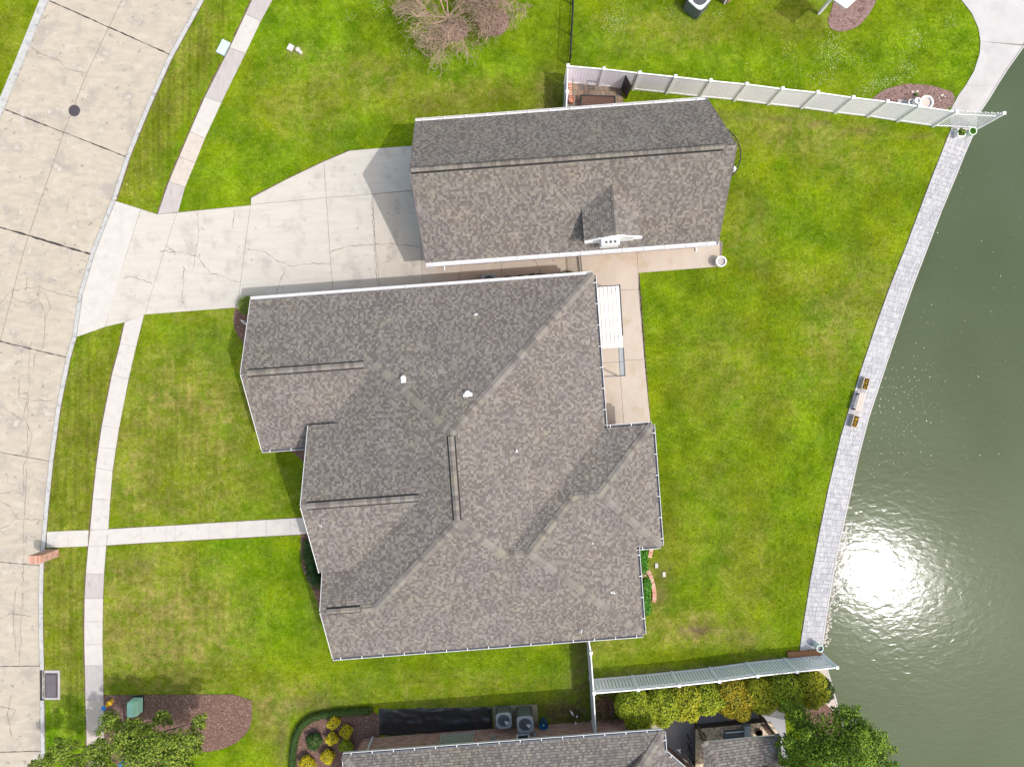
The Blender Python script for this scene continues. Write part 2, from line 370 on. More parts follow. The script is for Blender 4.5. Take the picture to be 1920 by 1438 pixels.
# water: murky lake with fine ripples
w = bpy.data.materials.new('lake_water'); w.use_nodes = True; M['water'] = w
n = w.node_tree.nodes; l = w.node_tree.links; b = n['Principled BSDF']
b.inputs['Roughness'].default_value = 0.118; b.inputs['IOR'].default_value = 1.333; b.inputs['Specular IOR Level'].default_value = 0.20
tc = n.new('ShaderNodeTexCoord')
nz = n.new('ShaderNodeTexNoise'); nz.inputs['Scale'].default_value = 0.09; nz.inputs['Detail'].default_value = 4; l.new(tc.outputs['Object'], nz.inputs['Vector'])
rp = n.new('ShaderNodeValToRGB'); rp.color_ramp.elements[0].position = .35; rp.color_ramp.elements[0].color = (0.055, 0.076, 0.040, 1)
rp.color_ramp.elements[1].position = .65; rp.color_ramp.elements[1].color = (0.070, 0.096, 0.055, 1)
l.new(nz.outputs['Fac'], rp.inputs[0]); l.new(rp.outputs[0], b.inputs['Base Color'])
def wnoise(sc, rot, sx, sy, det=3, dist=.6):
    mp = n.new('ShaderNodeMapping'); mp.inputs['Rotation'].default_value = (0, 0, rot); mp.inputs['Scale'].default_value = (sx, sy, 1)
    l.new(tc.outputs['Object'], mp.inputs[0])
    q = n.new('ShaderNodeTexNoise'); q.inputs['Scale'].default_value = sc; q.inputs['Detail'].default_value = det; q.inputs['Distortion'].default_value = dist
    l.new(mp.outputs[0], q.inputs['Vector']); return q.outputs['Fac']
b1 = n.new('ShaderNodeBump'); b1.inputs['Strength'].default_value = 1; b1.inputs['Distance'].default_value = .0078; l.new(wnoise(1.6, .5, 1, 1.8, 2), b1.inputs['Height'])
b2 = n.new('ShaderNodeBump'); b2.inputs['Strength'].default_value = 1; b2.inputs['Distance'].default_value = .0011; l.new(wnoise(3.6, -.4, 1, 1.7, 1), b2.inputs['Height'])
l.new(b1.outputs[0], b2.inputs['Normal']); l.new(b2.outputs[0], b.inputs['Normal'])

# ------------------------------------------------------------------ plan lines traced on the ground (photo pixels)
KERB_R = [(1500, -1900), (760, -700), (470, -180), (383, 0), (349, 62), (320, 115), (281, 203), (244, 294), (217, 377), (196, 428), (177, 478), (155, 552), (143.5, 632), (132, 672), (113.5, 764), (100, 864), (91, 950), (86, 1010), (82, 1061), (80.3, 1120), (80.7, 1182), (82.4, 1252), (83, 1312), (84, 1406), (86, 1500), (100, 1800), (140, 2100)]
KERB_L = [(1195, -1920), (455, -720), (165, -200), (74, 0), (43, 77), (20, 134), (0, 182), (-60, 330), (-140, 560), (-185, 780), (-205, 1050), (-205, 1500), (-190, 1900), (-150, 2100)]
def off_line(pts, d):
    """offset a pixel polyline d pixels to its left side when walking (image coords)"""
    out = []
    for i, p in enumerate(pts):
        a = pts[max(i - 1, 0)]; c = pts[min(i + 1, len(pts) - 1)]
        dx, dy = c[0] - a[0], c[1] - a[1]; L = math.hypot(dx, dy)
        out.append((p[0] - dy / L * d, p[1] + dx / L * d))
    return out
LAKE_R = [(1990, -60), (1950, 30), (1920, 88), (1891, 128.5), (1870, 160.7), (1856.4, 183.6), (1833.5, 218), (1824, 255), (1808, 292), (1793, 330), (1765, 397), (1738, 468), (1712, 536), (1690, 600), (1660.6, 687.6), (1629, 783.5), (1610.5, 854), (1594, 929.5), (1581, 988), (1569, 1042), (1560.5, 1092), (1552, 1142), (1544, 1200), (1541, 1220), (1546, 1236), (1553, 1257.5), (1575.6, 1338), (1592, 1400), (1605, 1460), (1640, 1700), (1680, 2000)]
LAKE_L = [(1784, 240), (1766, 286), (1748.5, 330), (1724, 395), (1699, 462), (1671, 532), (1646, 600), (1612.6, 700), (1577, 817), (1554, 913), (1535.5, 1004.5), (1519, 1092), (1502, 1200), (1500, 1219)]
ZR = -0.12        # road surface
ZW = -0.60        # water level

# ------------------------------------------------------------------ setting: ground, lawns, road, lake
mb = MB(); mb.prism([(-900, -900), (900, -900), (900, 900), (-900, 900)], -1.9, -1.6); mb.build('ground', M['soilm'], kind='structure')
mb = MB(); mb.prism([P2(1400, -900), (500, P(0, -900).y), (500, P(0, 2300).y), P2(1400, 2300)], -1.2, ZW); mb.build('lake', M['water'], kind='structure')
mb = MB(); mb.prism([(500.01, -800), (890, -800), (890, 800), (500.01, 800)], -1.5, 0.1); mb.build('far_shore', M['grass'], kind='structure')

# (px, py, rx, ry, rot, strength) blobs
DRY = [(300, 1180, 150, 130, 0, .95), (260, 860, 70, 120, 0, .75), (350, 780, 140, 110, .3, .8), (420, 560, 60, 30, 0, .3), (430, 900, 120, 60, .2, .5), (150, 850, 60, 200, .2, .85), (125, 1150, 50, 170, 0, .8), (390, 560, 120, 60, 0, .4), (330, 930, 160, 50, 0, .6), (300, 1060, 90, 40, 0, .5),
       (700, 150, 120, 50, .2, .45), (860, 190, 120, 40, -.1, .65), (560, 200, 90, 60, .4, .35), (1030, 190, 40, 60, 0, .7), (320, 190, 34, 190, .48, .8), (260, 330, 40, 60, .2, .4), (1290, 1180, 90, 35, 0, .8), (1390, 1195, 60, 25, 0, .6), (1230, 1100, 30, 70, 0, .6),
       (1560, 620, 50, 100, .3, .5), (1620, 560, 60, 90, .3, .45), (1350, 700, 80, 100, 0, .35), (1260, 1010, 60, 60, 0, .4), (1500, 30, 90, 40, 0, .4), (1280, 60, 90, 40, 0, .4), (1480, 250, 150, 40, .1, .55), (1580, 300, 100, 40, .2, .3), (1400, 1050, 60, 120, .1, .35),
       (500, 1330, 40, 60, 0, .8), (560, 1300, 60, 30, 0, .6), (840, 1285, 200, 30, 0, .3), (1150, 1210, 60, 40, 0, .4), (20, 60, 30, 60, 0, .3), (1200, 60, 80, 40, 0, .35), (1400, 420, 40, 80, 0, .4), (620, 160, 60, 40, 0, .5),
       (230, 1070, 50, 40, 0, .6), (1330, 900, 60, 40, 0, .3), (1440, 760, 60, 60, 0, .3), (1480, 520, 90, 30, .3, .35)]
SOIL = [(1060, 1335, 62, 26, 0, 1.0), (1090, 1260, 22, 70, 0, .75), (1300, 1262, 200, 16, -.06, .85), (1440, 1240, 60, 10, -.06, .8), (1035, 180, 30, 45, 0, .5), (340, 1273, 26, 14, 0, .7), (560, 98, 18, 14, 0, .6), (300, 1205, 70, 26, .2, .3), (1305, 1182, 30, 14, 0, 1.0), (260, 1060, 26, 14, 0, .5), (1395, 1195, 30, 12, 0, .5), (300, 1140, 40, 20, .3, .35),
        (860, 1322, 150, 6, 0, .5), (120, 1290, 10, 34, 0, .8), (1244, 1070, 16, 22, 0, .5), (92, 1065, 16, 10, 0, .7), (600, 1318, 90, 10, -.05, .6), (528, 1390, 12, 50, 0, .6), (1580, 238, 210, 5, .13, .6), (1330, 215, 120, 8, .1, .4), (410, 640, 60, 20, 0, .2), (850, 70, 40, 25, 0, .6), (1240, 1110, 12, 30, 0, .6), (590, 1100, 14, 90, 0, .3)]
LUSH = [(600, 60, 120, 80, 0, .8), (470, 30, 60, 60, 0, .7), (900, 120, 140, 40, 0, .8), (1000, 60, 60, 100, 0, .6), (1300, 110, 260, 40, .1, .6), (1650, 90, 160, 60, 0, .6), (1790, 110, 60, 90, 0, .8), (460, 330, 110, 50, -.3, .6), (700, 230, 70, 30, 0, .5),
        (500, 1180, 90, 60, 0, .7), (470, 1050, 90, 50, 0, .7), (400, 640, 40, 40, 0, .6), (500, 950, 60, 60, 0, .6), (340, 1240, 100, 40, 0, .6), (120, 1370, 50, 70, 0, 1), (130, 500, 10, 10, 0, .3), (900, 1240, 240, 40, -.05, .5), (1300, 900, 80, 140, 0, .5), (1320, 640, 60, 100, 0, .5),
        (1240, 560, 60, 60, 0, .6), (1400, 800, 60, 100, .2, .4), (1500, 820, 40, 120, .2, .5), (1380, 230, 30, 18, 0, .8), (1480, 430, 60, 60, 0, .4), (1150, 1220, 40, 60, 0, .5), (1460, 980, 40, 120, .1, .4), (350, 120, 15, 60, -.5, .5), (1340, 1000, 60, 60, 0, .5), (420, 1420, 60, 16, 0, .6), (1470, 1180, 24, 60, .1, .7)]
MOW = [(330, 170, 60, 240, .48, .9), (150, 820, 70, 240, .16, .9), (125, 1200, 60, 220, 0, .9), (330, 820, 130, 180, .1, .5), (350, 1150, 160, 120, .0, .45), (600, 160, 120, 80, .4, .3), (1500, 800, 120, 400, .2, .3)]
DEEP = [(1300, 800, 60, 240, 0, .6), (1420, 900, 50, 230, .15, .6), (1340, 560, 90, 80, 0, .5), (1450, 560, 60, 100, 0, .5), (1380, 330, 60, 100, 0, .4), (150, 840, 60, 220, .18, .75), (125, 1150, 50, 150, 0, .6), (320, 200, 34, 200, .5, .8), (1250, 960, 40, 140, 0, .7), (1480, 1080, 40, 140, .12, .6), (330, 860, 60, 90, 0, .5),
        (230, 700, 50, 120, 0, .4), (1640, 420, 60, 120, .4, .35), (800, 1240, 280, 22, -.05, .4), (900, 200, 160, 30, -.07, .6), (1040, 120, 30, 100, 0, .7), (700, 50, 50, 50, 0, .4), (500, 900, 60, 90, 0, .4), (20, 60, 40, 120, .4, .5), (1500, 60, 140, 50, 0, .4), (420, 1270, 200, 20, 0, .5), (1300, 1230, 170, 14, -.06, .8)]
def blob_field(blobs, X, Y):
    """X, Y in photo ground pixels"""
    r = np.zeros(len(X))
    for px, py, rx, ry, rot, s in blobs:
        c, q = math.cos(rot), math.sin(rot); dx = X - px; dy = Y - py
        u = (dx * c + dy * q) / rx; v = (-dx * q + dy * c) / ry
        r = np.maximum(r, s * np.clip(1.45 - np.sqrt(u * u + v * v), 0, 1))
    return r
def set_lawn_attrs(me, xy):
    k = H / F; X = xy[:, 0] / k + 960; Y = 719 - xy[:, 1] / k
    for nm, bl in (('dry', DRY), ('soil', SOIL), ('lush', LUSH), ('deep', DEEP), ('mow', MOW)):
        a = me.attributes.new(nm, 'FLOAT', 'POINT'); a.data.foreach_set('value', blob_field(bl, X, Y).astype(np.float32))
def lawn(name, pts, z0=-1.5, z1=0.0, step=0.6):
    from mathutils.geometry import tessellate_polygon
    tri = tessellate_polygon([[Vector((p[0], p[1], 0)) for p in pts]])
    x0, y1 = P2(0, 0); x1, y0 = P2(1920, 1438)
    gx = [-1e4] + list(np.arange(x0 - 1, x1 + 1.6, step)) + [1e4]; gy = [-1e4] + list(np.arange(y0 - 1, y1 + 1.6, step)) + [1e4]
    def clip(poly, ax, lim, sg):
        out = []
        for i in range(len(poly)):
            p, q = poly[i - 1], poly[i]; dp = (p[ax] - lim) * sg; dq = (q[ax] - lim) * sg
            if (dp > 0) != (dq > 0): t = dp / (dp - dq); out.append((p[0] + (q[0] - p[0]) * t, p[1] + (q[1] - p[1]) * t))
            if dq > 0: out.append(q)
        return out
    V, Fc = [], []
    for t in tri:
        T = [tuple(pts[i][:2]) for i in t]
        ar = sum(T[i][0] * T[(i + 1) % 3][1] - T[(i + 1) % 3][0] * T[i][1] for i in range(3))
        if ar < 0: T = T[::-1]
        ys = [p[1] for p in T]
        for j in range(len(gy) - 1):
            if gy[j + 1] <= min(ys) or gy[j] >= max(ys): continue
            R_ = clip(clip(T, 1, gy[j], 1), 1, gy[j + 1], -1)
            if len(R_) < 3: continue
            xs = [p[0] for p in R_]
            for i in range(len(gx) - 1):
                if gx[i + 1] <= min(xs) or gx[i] >= max(xs): continue
                c = clip(clip(R_, 0, gx[i], 1), 0, gx[i + 1], -1)
                if len(c) >= 3: Fc.append(tuple(range(len(V), len(V) + len(c)))); V += [(p[0], p[1], z1) for p in c]
    n0 = len(pts)
    for i in range(n0):
        p, q = pts[i], pts[(i + 1) % n0]; Fc.append(tuple(range(len(V), len(V) + 4))); V += [(p[0], p[1], z1), (q[0], q[1], z1), (q[0], q[1], z0), (p[0], p[1], z0)]
    me = bpy.data.meshes.new(name); me.from_pydata(V, [], Fc); me.materials.append(M['grass'])
    co_ = np.zeros(len(me.vertices) * 3, dtype=np.float32); me.vertices.foreach_get('co', co_); set_lawn_attrs(me, co_.reshape(-1, 3)[:, :2])
    return link(name, me, None, 'structure')
kr = [P2(*p) for p in KERB_R]; lr = [P2(*p) for p in LAKE_R]
lawn_east = kr + [(kr[-1][0], -300)] + [(lr[-1][0] + 20, -300)] + lr[::-1] + [(lr[0][0] + 30, 300), (kr[0][0] + 160, 300)]
# keep the outline simple: kerb line down, bottom edge, lake edge up, top edge
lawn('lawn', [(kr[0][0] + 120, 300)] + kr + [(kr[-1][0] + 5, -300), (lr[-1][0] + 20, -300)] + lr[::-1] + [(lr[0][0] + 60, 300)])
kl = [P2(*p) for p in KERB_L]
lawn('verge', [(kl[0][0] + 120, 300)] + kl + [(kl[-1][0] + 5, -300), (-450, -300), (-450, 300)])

# road: a dark bed and one slab per bay, the joints left open
KR_IN = off_line(KERB_R, 8); KL_IN = off_line(KERB_L, -14)
mb = MB(); k1 = [P2(*p) for p in KERB_R]; k2 = [P2(*p) for p in KERB_L]
mb.prism(k1 + k2[::-1], -0.6, ZR - 0.03); road = mb.build('road', M['joint'], kind='structure')
def xs_on(line, a, b_):
    """intersection of the infinite line a-b with a pixel polyline"""
    best = None
    for p, q in zip(line[:-1], line[1:]):
        d1 = (b_[0] - a[0], b_[1] - a[1]); d2 = (q[0] - p[0], q[1] - p[1])
        den = d1[0] * d2[1] - d1[1] * d2[0]
        if abs(den) < 1e-9: continue
        t = ((p[0] - a[0]) * d2[1] - (p[1] - a[1]) * d2[0]) / den
        s = ((p[0] - a[0]) * d1[1] - (p[1] - a[1]) * d1[0]) / den
        if -1e-6 <= s <= 1 + 1e-6: best = (a[0] + d1[0] * t, a[1] + d1[1] * t, s); break
    return best
CENTRE = [(1350, -1910), (607, -710), (310, -190), (229, 0), (204, 52), (160, 144), (120, 247), (53, 444), (42, 480), (0, 640), (-22, 760), (-40, 880), (-50, 1060), (-54, 1250), (-54, 1410), (-50, 1600), (-40, 1800), (-20, 2080)]
JOINTS = [((1190, -1880), (1500, -1850)), ((455, -715), (760, -660)), ((300, -450), (625, -400)), ((180, -180), (430, -90)), ((93, 2), (324, 105)), ((0, 202), (244, 297)), ((0, 426), (180, 480)), ((0, 640), (132, 672)), ((0, 848), (98, 865.5)), ((0, 1053.6), (81, 1060.5)), ((0, 1249), (81, 1248)), ((0, 1410), (62, 1408)), ((0, 1600), (60, 1595)), ((0, 1790), (60, 1780))]
def between(line, pa, pb):
    """points of the polyline strictly between two hits (x,y,_)"""
    ya, yb = pa[1], pb[1]
    return [p for p in line if min(ya, yb) + 2 < p[1] < max(ya, yb) - 2]
def slab(name, pts, z1, th, m, parent, kind=None, h=None, inset=0.0):
    pts2 = [P2(p[0], p[1], z1) for p in pts]
    if inset:
        cx = sum(p[0] for p in pts2) / len(pts2); cy = sum(p[1] for p in pts2) / len(pts2)
        q = []; n_ = len(pts2)
        ar = sum(pts2[i][0] * pts2[(i + 1) % n_][1] - pts2[(i + 1) % n_][0] * pts2[i][1] for i in range(n_))
        sg = 1 if ar > 0 else -1
        for i in range(n_):
            a = Vector(pts2[i - 1]); c = Vector(pts2[i]); e = Vector(pts2[(i + 1) % n_])
            d1 = (c - a).normalized(); d2 = (e - c).normalized()
            n1 = Vector((-d1.y, d1.x)) * sg; n2 = Vector((-d2.y, d2.x)) * sg
            bs = (n1 + n2); 
            if bs.length < 1e-4: bs = n1
            bs.normalize(); cs = max(.35, bs.dot(n1)); q.append(tuple(c + bs * inset / cs))
        pts2 = q
    mb = MB(); mb.prism(pts2, z1 - th, z1)
    o = mb.build(name, m, parent, kind)
    return o
for i in range(len(JOINTS) - 1):
    A = JOINTS[i]; B = JOINTS[i + 1]
    for L1, L2 in ((KL_IN, CENTRE), (CENTRE, KR_IN)):
        a1 = xs_on(L1, *A); a2 = xs_on(L2, *A); b1_ = xs_on(L1, *B); b2_ = xs_on(L2, *B)
        if not all((a1, a2, b1_, b2_)): continue
        pts = [a1[:2]] + between(L1, a1, b1_) + [b1_[:2], b2_[:2]] + between(L2, a2, b2_)[::-1] + [a2[:2]]
        slab('road_slab', pts, ZR + random.uniform(-.003, .003), .12, M['road'], road, inset=.012)
def ribbon(mb, pts, w, z, jit=0.0, wj=.5, step=.25):
    """thin irregular strip along pixel points"""
    P3 = resample([P(*p, z) for p in pts], step)
    L, R = [], []
    for i, p in enumerate(P3):
        a = P3[max(i - 1, 0)]; c = P3[min(i + 1, len(P3) - 1)]; d = (c - a).normalized(); nn = Vector((-d.y, d.x, 0))
        o = nn * random.uniform(-jit, jit); ww = w * random.uniform(1 - wj, 1 + wj) / 2
        L.append(p + o + nn * ww); R.append(p + o - nn * ww)
    n_ = len(P3)
    mb.add(L + R, [(i, n_ + i, n_ + i + 1, i + 1) for i in range(n_ - 1)])
jm = MB()
for (a, b_), wd in zip(JOINTS[1:-1], [.05, .05, .05, .05, .05, .085, .05, .03, .035, .03, .03, .03]):
    p = xs_on(KL_IN, a, b_); q = xs_on(KR_IN, a, b_)
    p = p[:2] if p else a; ribbon(jm, [p, q[:2]], wd, ZR + .008, .012, .7, .2)
jm.build('joint_sealant', M['joint'], road)
cm = MB()
ribbon(cm, [(0 + p[0], p[1]) for p in CENTRE[3:10]], .022, ZR + .008, .004, .4)
ribbon(cm, [(58, 640), (52, 760), (50, 860), (46, 960), (44, 1060), (40, 1160), (36, 1250)], .018, ZR + .008, .05, .8)
cracks = [[(50, 82), (75, 100), (110, 113), (125, 130), (162, 138)], [(0, 570), (20, 545), (75, 538), (100, 548), (148, 560)], [(75, 535), (72, 560), (85, 590), (84, 620), (80, 655)], [(85, 548), (95, 575), (85, 600)],
          [(65, 665), (62, 700), (36, 707), (35, 745), (60, 750), (95, 752)], [(50, 752), (44, 780), (60, 815), (55, 840), (46, 870)], [(44, 870), (44, 930), (30, 920), (0, 925)], [(0, 760), (22, 775), (44, 790)], [(30, 972), (80, 975)], [(0, 990), (15, 985), (30, 972), (20, 950), (0, 940)],
          [(22, 1300), (14, 1340), (22, 1380)], [(30, 1100), (24, 1160), (30, 1220)], [(0, 1325), (30, 1330), (22, 1345)], [(22, 545), (25, 560), (55, 570), (72, 560)], [(130, 370), (125, 395), (122, 398)], [(52, 520), (48, 545)], [(0, 1160), (22, 1150), (60, 1156)]]
for c in cracks: ribbon(cm, c, .022, ZR + .008, .035, .7, .15)
cm.build('crack', M['crack'], road)

# kerbs: lengths between joints
kerb = MB(); kerb.prism([P2(-400, 2400), P2(-401, 2400), P2(-401, 2401)], -.5, -.45); kerb = kerb.build('kerb', M['kerb'], kind='structure')
def kerb_run(outer, inner, ys, z, m):
    for y0, y1 in zip(ys[:-1], ys[1:]):
        a1 = xs_on(outer, (-999, y0), (999, y0)); b1_ = xs_on(outer, (-999, y1), (999, y1))
        a2 = xs_on(inner, (-999, y0), (999, y0)); b2_ = xs_on(inner, (-999, y1), (999, y1))
        if not all((a1, b1_, a2, b2_)): continue
        pts = [a1[:2]] + between(outer, a1, b1_) + [b1_[:2], b2_[:2]] + between(inner, a2, b2_)[::-1] + [a2[:2]]
        slab('kerb_length', pts, z, .35, m, kerb, inset=.004)
kerb_run(off_line(KERB_R, 0.2), KR_IN, [-1700, -1200, -680, -400, -170, -60, 43, 105, 200, 297, 375], .02, M['kerb'])
kerb_run(off_line(KERB_R, 0.2), KR_IN, [375, 478, 560, 632], -.07, M['kerb'])
kerb_run(off_line(KERB_R, 0.2), KR_IN, [632, 672, 760, 865, 960, 1057, 1150, 1200, 1249, 1256], .02, M['kerb'])
kerb_run(off_line(KERB_R, 0.2), KR_IN, [1313, 1360, 1408, 1500, 1595, 1700, 1800, 1950], .02, M['kerb'])
kerb_run(KERB_L, KL_IN, [-1700, -1200, -690, -400, -190, -60, 60, 130, 202, 320, 430, 540, 640, 740, 850, 950, 1054, 1150, 1249, 1410, 1600, 1790], .02, M['kerb'])

# sidewalk slabs (left point, right point) per joint
SW1 = [((560, -175), (600, -160)), ((516, -85), (553, -75)), ((472.5, 0), (511, 0)), ((460, 27), (489, 40)), ((431, 89.5), (460, 101)), ((384, 182), (415, 193)), ((356, 247), (384, 260)), ((336, 294), (366, 305.5)), ((316.5, 341), (347, 351)), ((295.5, 402), (334, 398))]
SW2 = [((233.6, 604.5), (270, 590)), ((225, 645), (255, 650)), ((210, 702), (241, 711)), ((191, 798), (223, 803)), ((185, 838), (217, 842)), ((180, 877), (211, 883)), ((174, 935), (206.5, 937)), ((169, 993.5), (203, 992)),
       ((165.5, 1024), (199, 1022.5)), ((161, 1075), (195, 1076)), ((158.6, 1122), (193, 1122)), ((158, 1165), (192.5, 1165)), ((158, 1208), (192, 1208)), ((159, 1247.5), (193, 1247.5)), ((160, 1312), (194, 1312)), ((162, 1371), (195, 1371)), ((162, 1438), (196, 1438)), ((166, 1560), (200, 1560)), ((172, 1700), (206, 1700))]
sb = MB(); sb.prism([P2(*p[0]) for p in SW1] + [P2(*p[1]) for p in SW1[::-1]], -.05, .004); sb.prism([P2(*p[0]) for p in SW2] + [P2(*p[1]) for p in SW2[::-1]], -.05, .004)
sidewalk = sb.build('sidewalk', M['joint_soft'], kind='structure')
tones1 = ['walk3', 'walk3', 'walk1', 'walk2', 'walk1', 'walk2', 'walk3', 'walk3', 'walk1']
for i in range(len(SW1) - 1): slab('sidewalk_slab', [SW1[i][0], SW1[i][1], SW1[i + 1][1], SW1[i + 1][0]], .03, .08, M[tones1[i]], sidewalk, inset=.009)
tones2 = ['walk2', 'walk2', 'walk2', 'walk2', 'walk2', 'walk2', 'walk2', 'walk2', 'walk2', 'walk1', 'walk2', 'walk2', 'walk2', 'walk1', 'walk3', 'walk3', 'walk3', 'walk3']
for i in range(len(SW2) - 1): slab('sidewalk_slab', [SW2[i][0], SW2[i][1], SW2[i + 1][1], SW2[i + 1][0]], .03, .08, M[tones2[i]], sidewalk, inset=.006)
# front walk
FW = [((88, 997), (87, 1026.6)), ((128, 995), (127, 1025.5)), ((166, 993.7), (164.5, 1024))]
FW2 = [((203.3, 992), (199.3, 1022.4)), ((265, 988), (264, 1018)), ((312, 985.5), (311, 1015.5)), ((329, 984.7), (328, 1014.7)), ((393, 980.5), (392, 1011)), ((445, 977.5), (444, 1008.3)), ((500, 974.3), (499, 1005.2)), ((545, 971.7), (544, 1002.8)), ((610, 968), (610, 999.5)), ((680, 963), (680, 995))]
fb = MB()
for L in (FW, FW2): fb.prism([P2(*p[0]) for p in L] + [P2(*p[1]) for p in L[::-1]], -.05, .005)
fwalk = fb.build('front_walk', M['joint_soft'], kind='structure')
for L in (FW, FW2):
    for i in range(len(L) - 1): slab('walk_slab', [L[i][0], L[i][1], L[i + 1][1], L[i + 1][0]], .028, .08, M['walk2' if i % 3 else 'walk1'] if False else M['walk2'], fwalk, inset=.005)

# driveway
DRIVE_ALL = [(217, 377), (295.5, 402), (334, 398), (470, 385), (471, 371), (540, 335), (607, 303), (655, 283), (700, 279), (800, 272), (830, 490), (1090, 470), (1092, 530), (700, 570), (470, 590), (441, 577), (270, 590), (233.6, 604.5), (197, 613), (143.5, 632), (155, 552), (177, 478), (196, 428)]
db = MB(); db.prism([P2(*p) for p in DRIVE_ALL], -.05, .006); drive = db.build('driveway', M['joint_soft'], kind='structure')
DS = [('walk2', [(217, 377), (196, 428), (177, 478), (155, 552), (143.5, 632), (197, 613), (237, 478), (264, 392)]),
      ('drive', [(264, 392), (237, 478), (216, 545), (197, 613), (233.6, 604.5), (272, 590), (285, 545), (305, 480), (331.5, 399), (295.5, 402)]),
      ('drive', [(331.5, 399), (305, 480), (285, 545), (272, 590), (441, 577), (447, 562), (457, 480), (470, 385)]),
      ('drive', [(471, 371), (470, 384), (612, 371), (607, 303), (540, 335)]),
      ('drive', [(470, 384), (457, 480), (447, 562), (442, 580), (475, 600), (628, 590), (625, 550), (619, 480), (612, 371)]),
      ('drive', [(607, 303), (612, 371), (698, 364), (795, 355), (795, 272), (700, 279), (655, 283)]),
      ('drive', [(612, 371), (619, 480), (625, 550), (628, 590), (713, 580), (712, 543), (704, 460), (698, 364)]),
      ('drive2', [(698, 364), (704, 460), (712, 543), (713, 580), (795, 575), (792, 533), (788, 430), (782, 357)]),
      ('beige', [(782, 357), (788, 430), (792, 533), (795, 575), (940, 560), (940, 485), (850, 493), (850, 420)]),
      ('beige', [(940, 485), (940, 560), (1092, 545), (1090, 470)])]
for tn, pts in DS: slab('driveway_slab', pts, .03 + random.uniform(-.002, .002), .08, M[tn], drive, inset=.010)
cm = MB()
for c in [[(300, 470), (322, 472), (345, 475), (370, 480), (395, 512), (448, 530)], [(371, 398), (372, 440), (366, 470), (365, 500)], [(345, 500), (342, 560), (347, 580)], [(232, 520), (246, 518), (285, 532)], [(312, 460), (330, 478)],
          [(464, 468), (490, 470), (520, 490), (550, 500), (565, 495), (618, 494)], [(536, 501), (525, 530), (516, 560)], [(620, 472), (660, 462), (720, 457), (745, 460), (785, 462)],
          [(697, 378), (700, 440), (703, 470), (706, 520), (712, 543)], [(865, 495), (860, 530)], [(1004, 488), (1014, 512)], [(1035, 483), (1037, 490)], [(440, 395), (436, 430)]]:
    ribbon(cm, c, .026, .036, .055, .7, .14)
cm.build('crack', M['crack'], drive)

# patio
patio_b = MB(); patio_b.prism([P2(*p) for p in [(1085, 478), (1195, 470), (1355, 452), (1352, 500), (1198, 512), (1219, 800), (1100, 805)]], -.05, .006)
patio = patio_b.build('patio', M['joint_soft'], kind='structure')
for pts in ([(1085, 465), (1092, 560), (1162, 544), (1197, 543), (1197, 512), (1193, 460)], [(1193, 458), (1197, 512), (1350, 500), (1349, 440)],
            [(1162, 544), (1162, 676), (1208, 674), (1197, 543)], [(1162, 676), (1163, 705), (1171, 815), (1222, 815), (1208, 674)], [(1092, 560), (1110, 815), (1171, 815), (1163, 705), (1162, 544)]):
    slab('patio_slab', pts, .034 + random.uniform(-.002, .002), .08, M['beige'], patio, inset=.008)

# lake edge: bulkhead, stone walk, wide concrete, neighbour's strip
bh = MB()
lk = [P2(*p) for p in LAKE_R]
bh.prism(lk + [P2(p[0] - 3, p[1]) for p in LAKE_R[::-1]], -1.5, .045); bulk = bh.build('bulkhead', M['lakeconc'], kind='structure')
lw = MB(); lw.prism([P2(*p) for p in LAKE_L] + [P2(p[0] - 1.5, p[1]) for p in [q for q in LAKE_R if 218 < q[1] < 1221][::-1]], -.05, .012)
lakewalk = lw.build('lakeside_path', M['grout'], kind='structure')
def line_at(line, t):
    Ls = [0]
    for a, b_ in zip(line[:-1], line[1:]): Ls.append(Ls[-1] + math.hypot(b_[0] - a[0], b_[1] - a[1]))
    d = t * Ls[-1]
    for i in range(len(line) - 1):
        if d <= Ls[i + 1] + 1e-6:
            k = (d - Ls[i]) / (Ls[i + 1] - Ls[i]); return (line[i][0] + (line[i + 1][0] - line[i][0]) * k, line[i][1] + (line[i + 1][1] - line[i][1]) * k)
    return line[-1]
RR = [(1826, 254)] + [(q[0] - 2.5, q[1]) for q in LAKE_R if 260 < q[1] < 1221]
stones = []; N = 104; t = 0.0; rows = []
while t < 1: 
    dt = random.uniform(.0075, .0125); rows.append((t, min(1, t + dt))); t += dt
for t0, t1 in rows:
    s = 0.0
    while s < 1:
        ds = random.choice([.13, .17, .21, .26, .32]); s1 = min(1, s + ds)
        if 1 - s1 < .08: s1 = 1
        stones.append((t0, t1, s, s1)); 
        s = s1
def stone_pts(st):
    t0, t1, s0, s1 = st; q = []
    for t_, s_ in ((t0, s0), (t0, s1), (t1, s1), (t1, s0)):
        a = Vector(line_at(LAKE_L, t_)); b_ = Vector(line_at(RR, t_)); c = a.lerp(b_, s_); q.append((c.x, c.y))
    return q
def psize(q): return abs(sum(q[i][0] * q[(i + 1) % 4][1] - q[(i + 1) % 4][0] * q[i][1] for i in range(4))) / 2
sp = sorted([(psize(stone_pts(s)), stone_pts(s)) for s in stones], key=lambda a: -a[0])
for A_, q in sp[:300]: slab('stone', q, .045 + random.uniform(-.003, .004), .05, M['stone'][random.choice([0, 0, 1, 2, 3])], lakewalk, inset=.0045)
rest = MB()
for A_, q in sp[300:]:
    pts = [P2(*p, .045) for p in q]; cx = sum(p[0] for p in pts) / 4; cy = sum(p[1] for p in pts) / 4
    pts = [(cx + (p[0] - cx) * .93, cy + (p[1] - cy) * .93) for p in pts]; rest.prism(pts, .0, .045 + random.uniform(-.003, .004), random.choice([0, 0, 1, 2, 3]))
if rest.v: rest.build('stone_infill', M['stone'], lakewalk, kind='stuff')
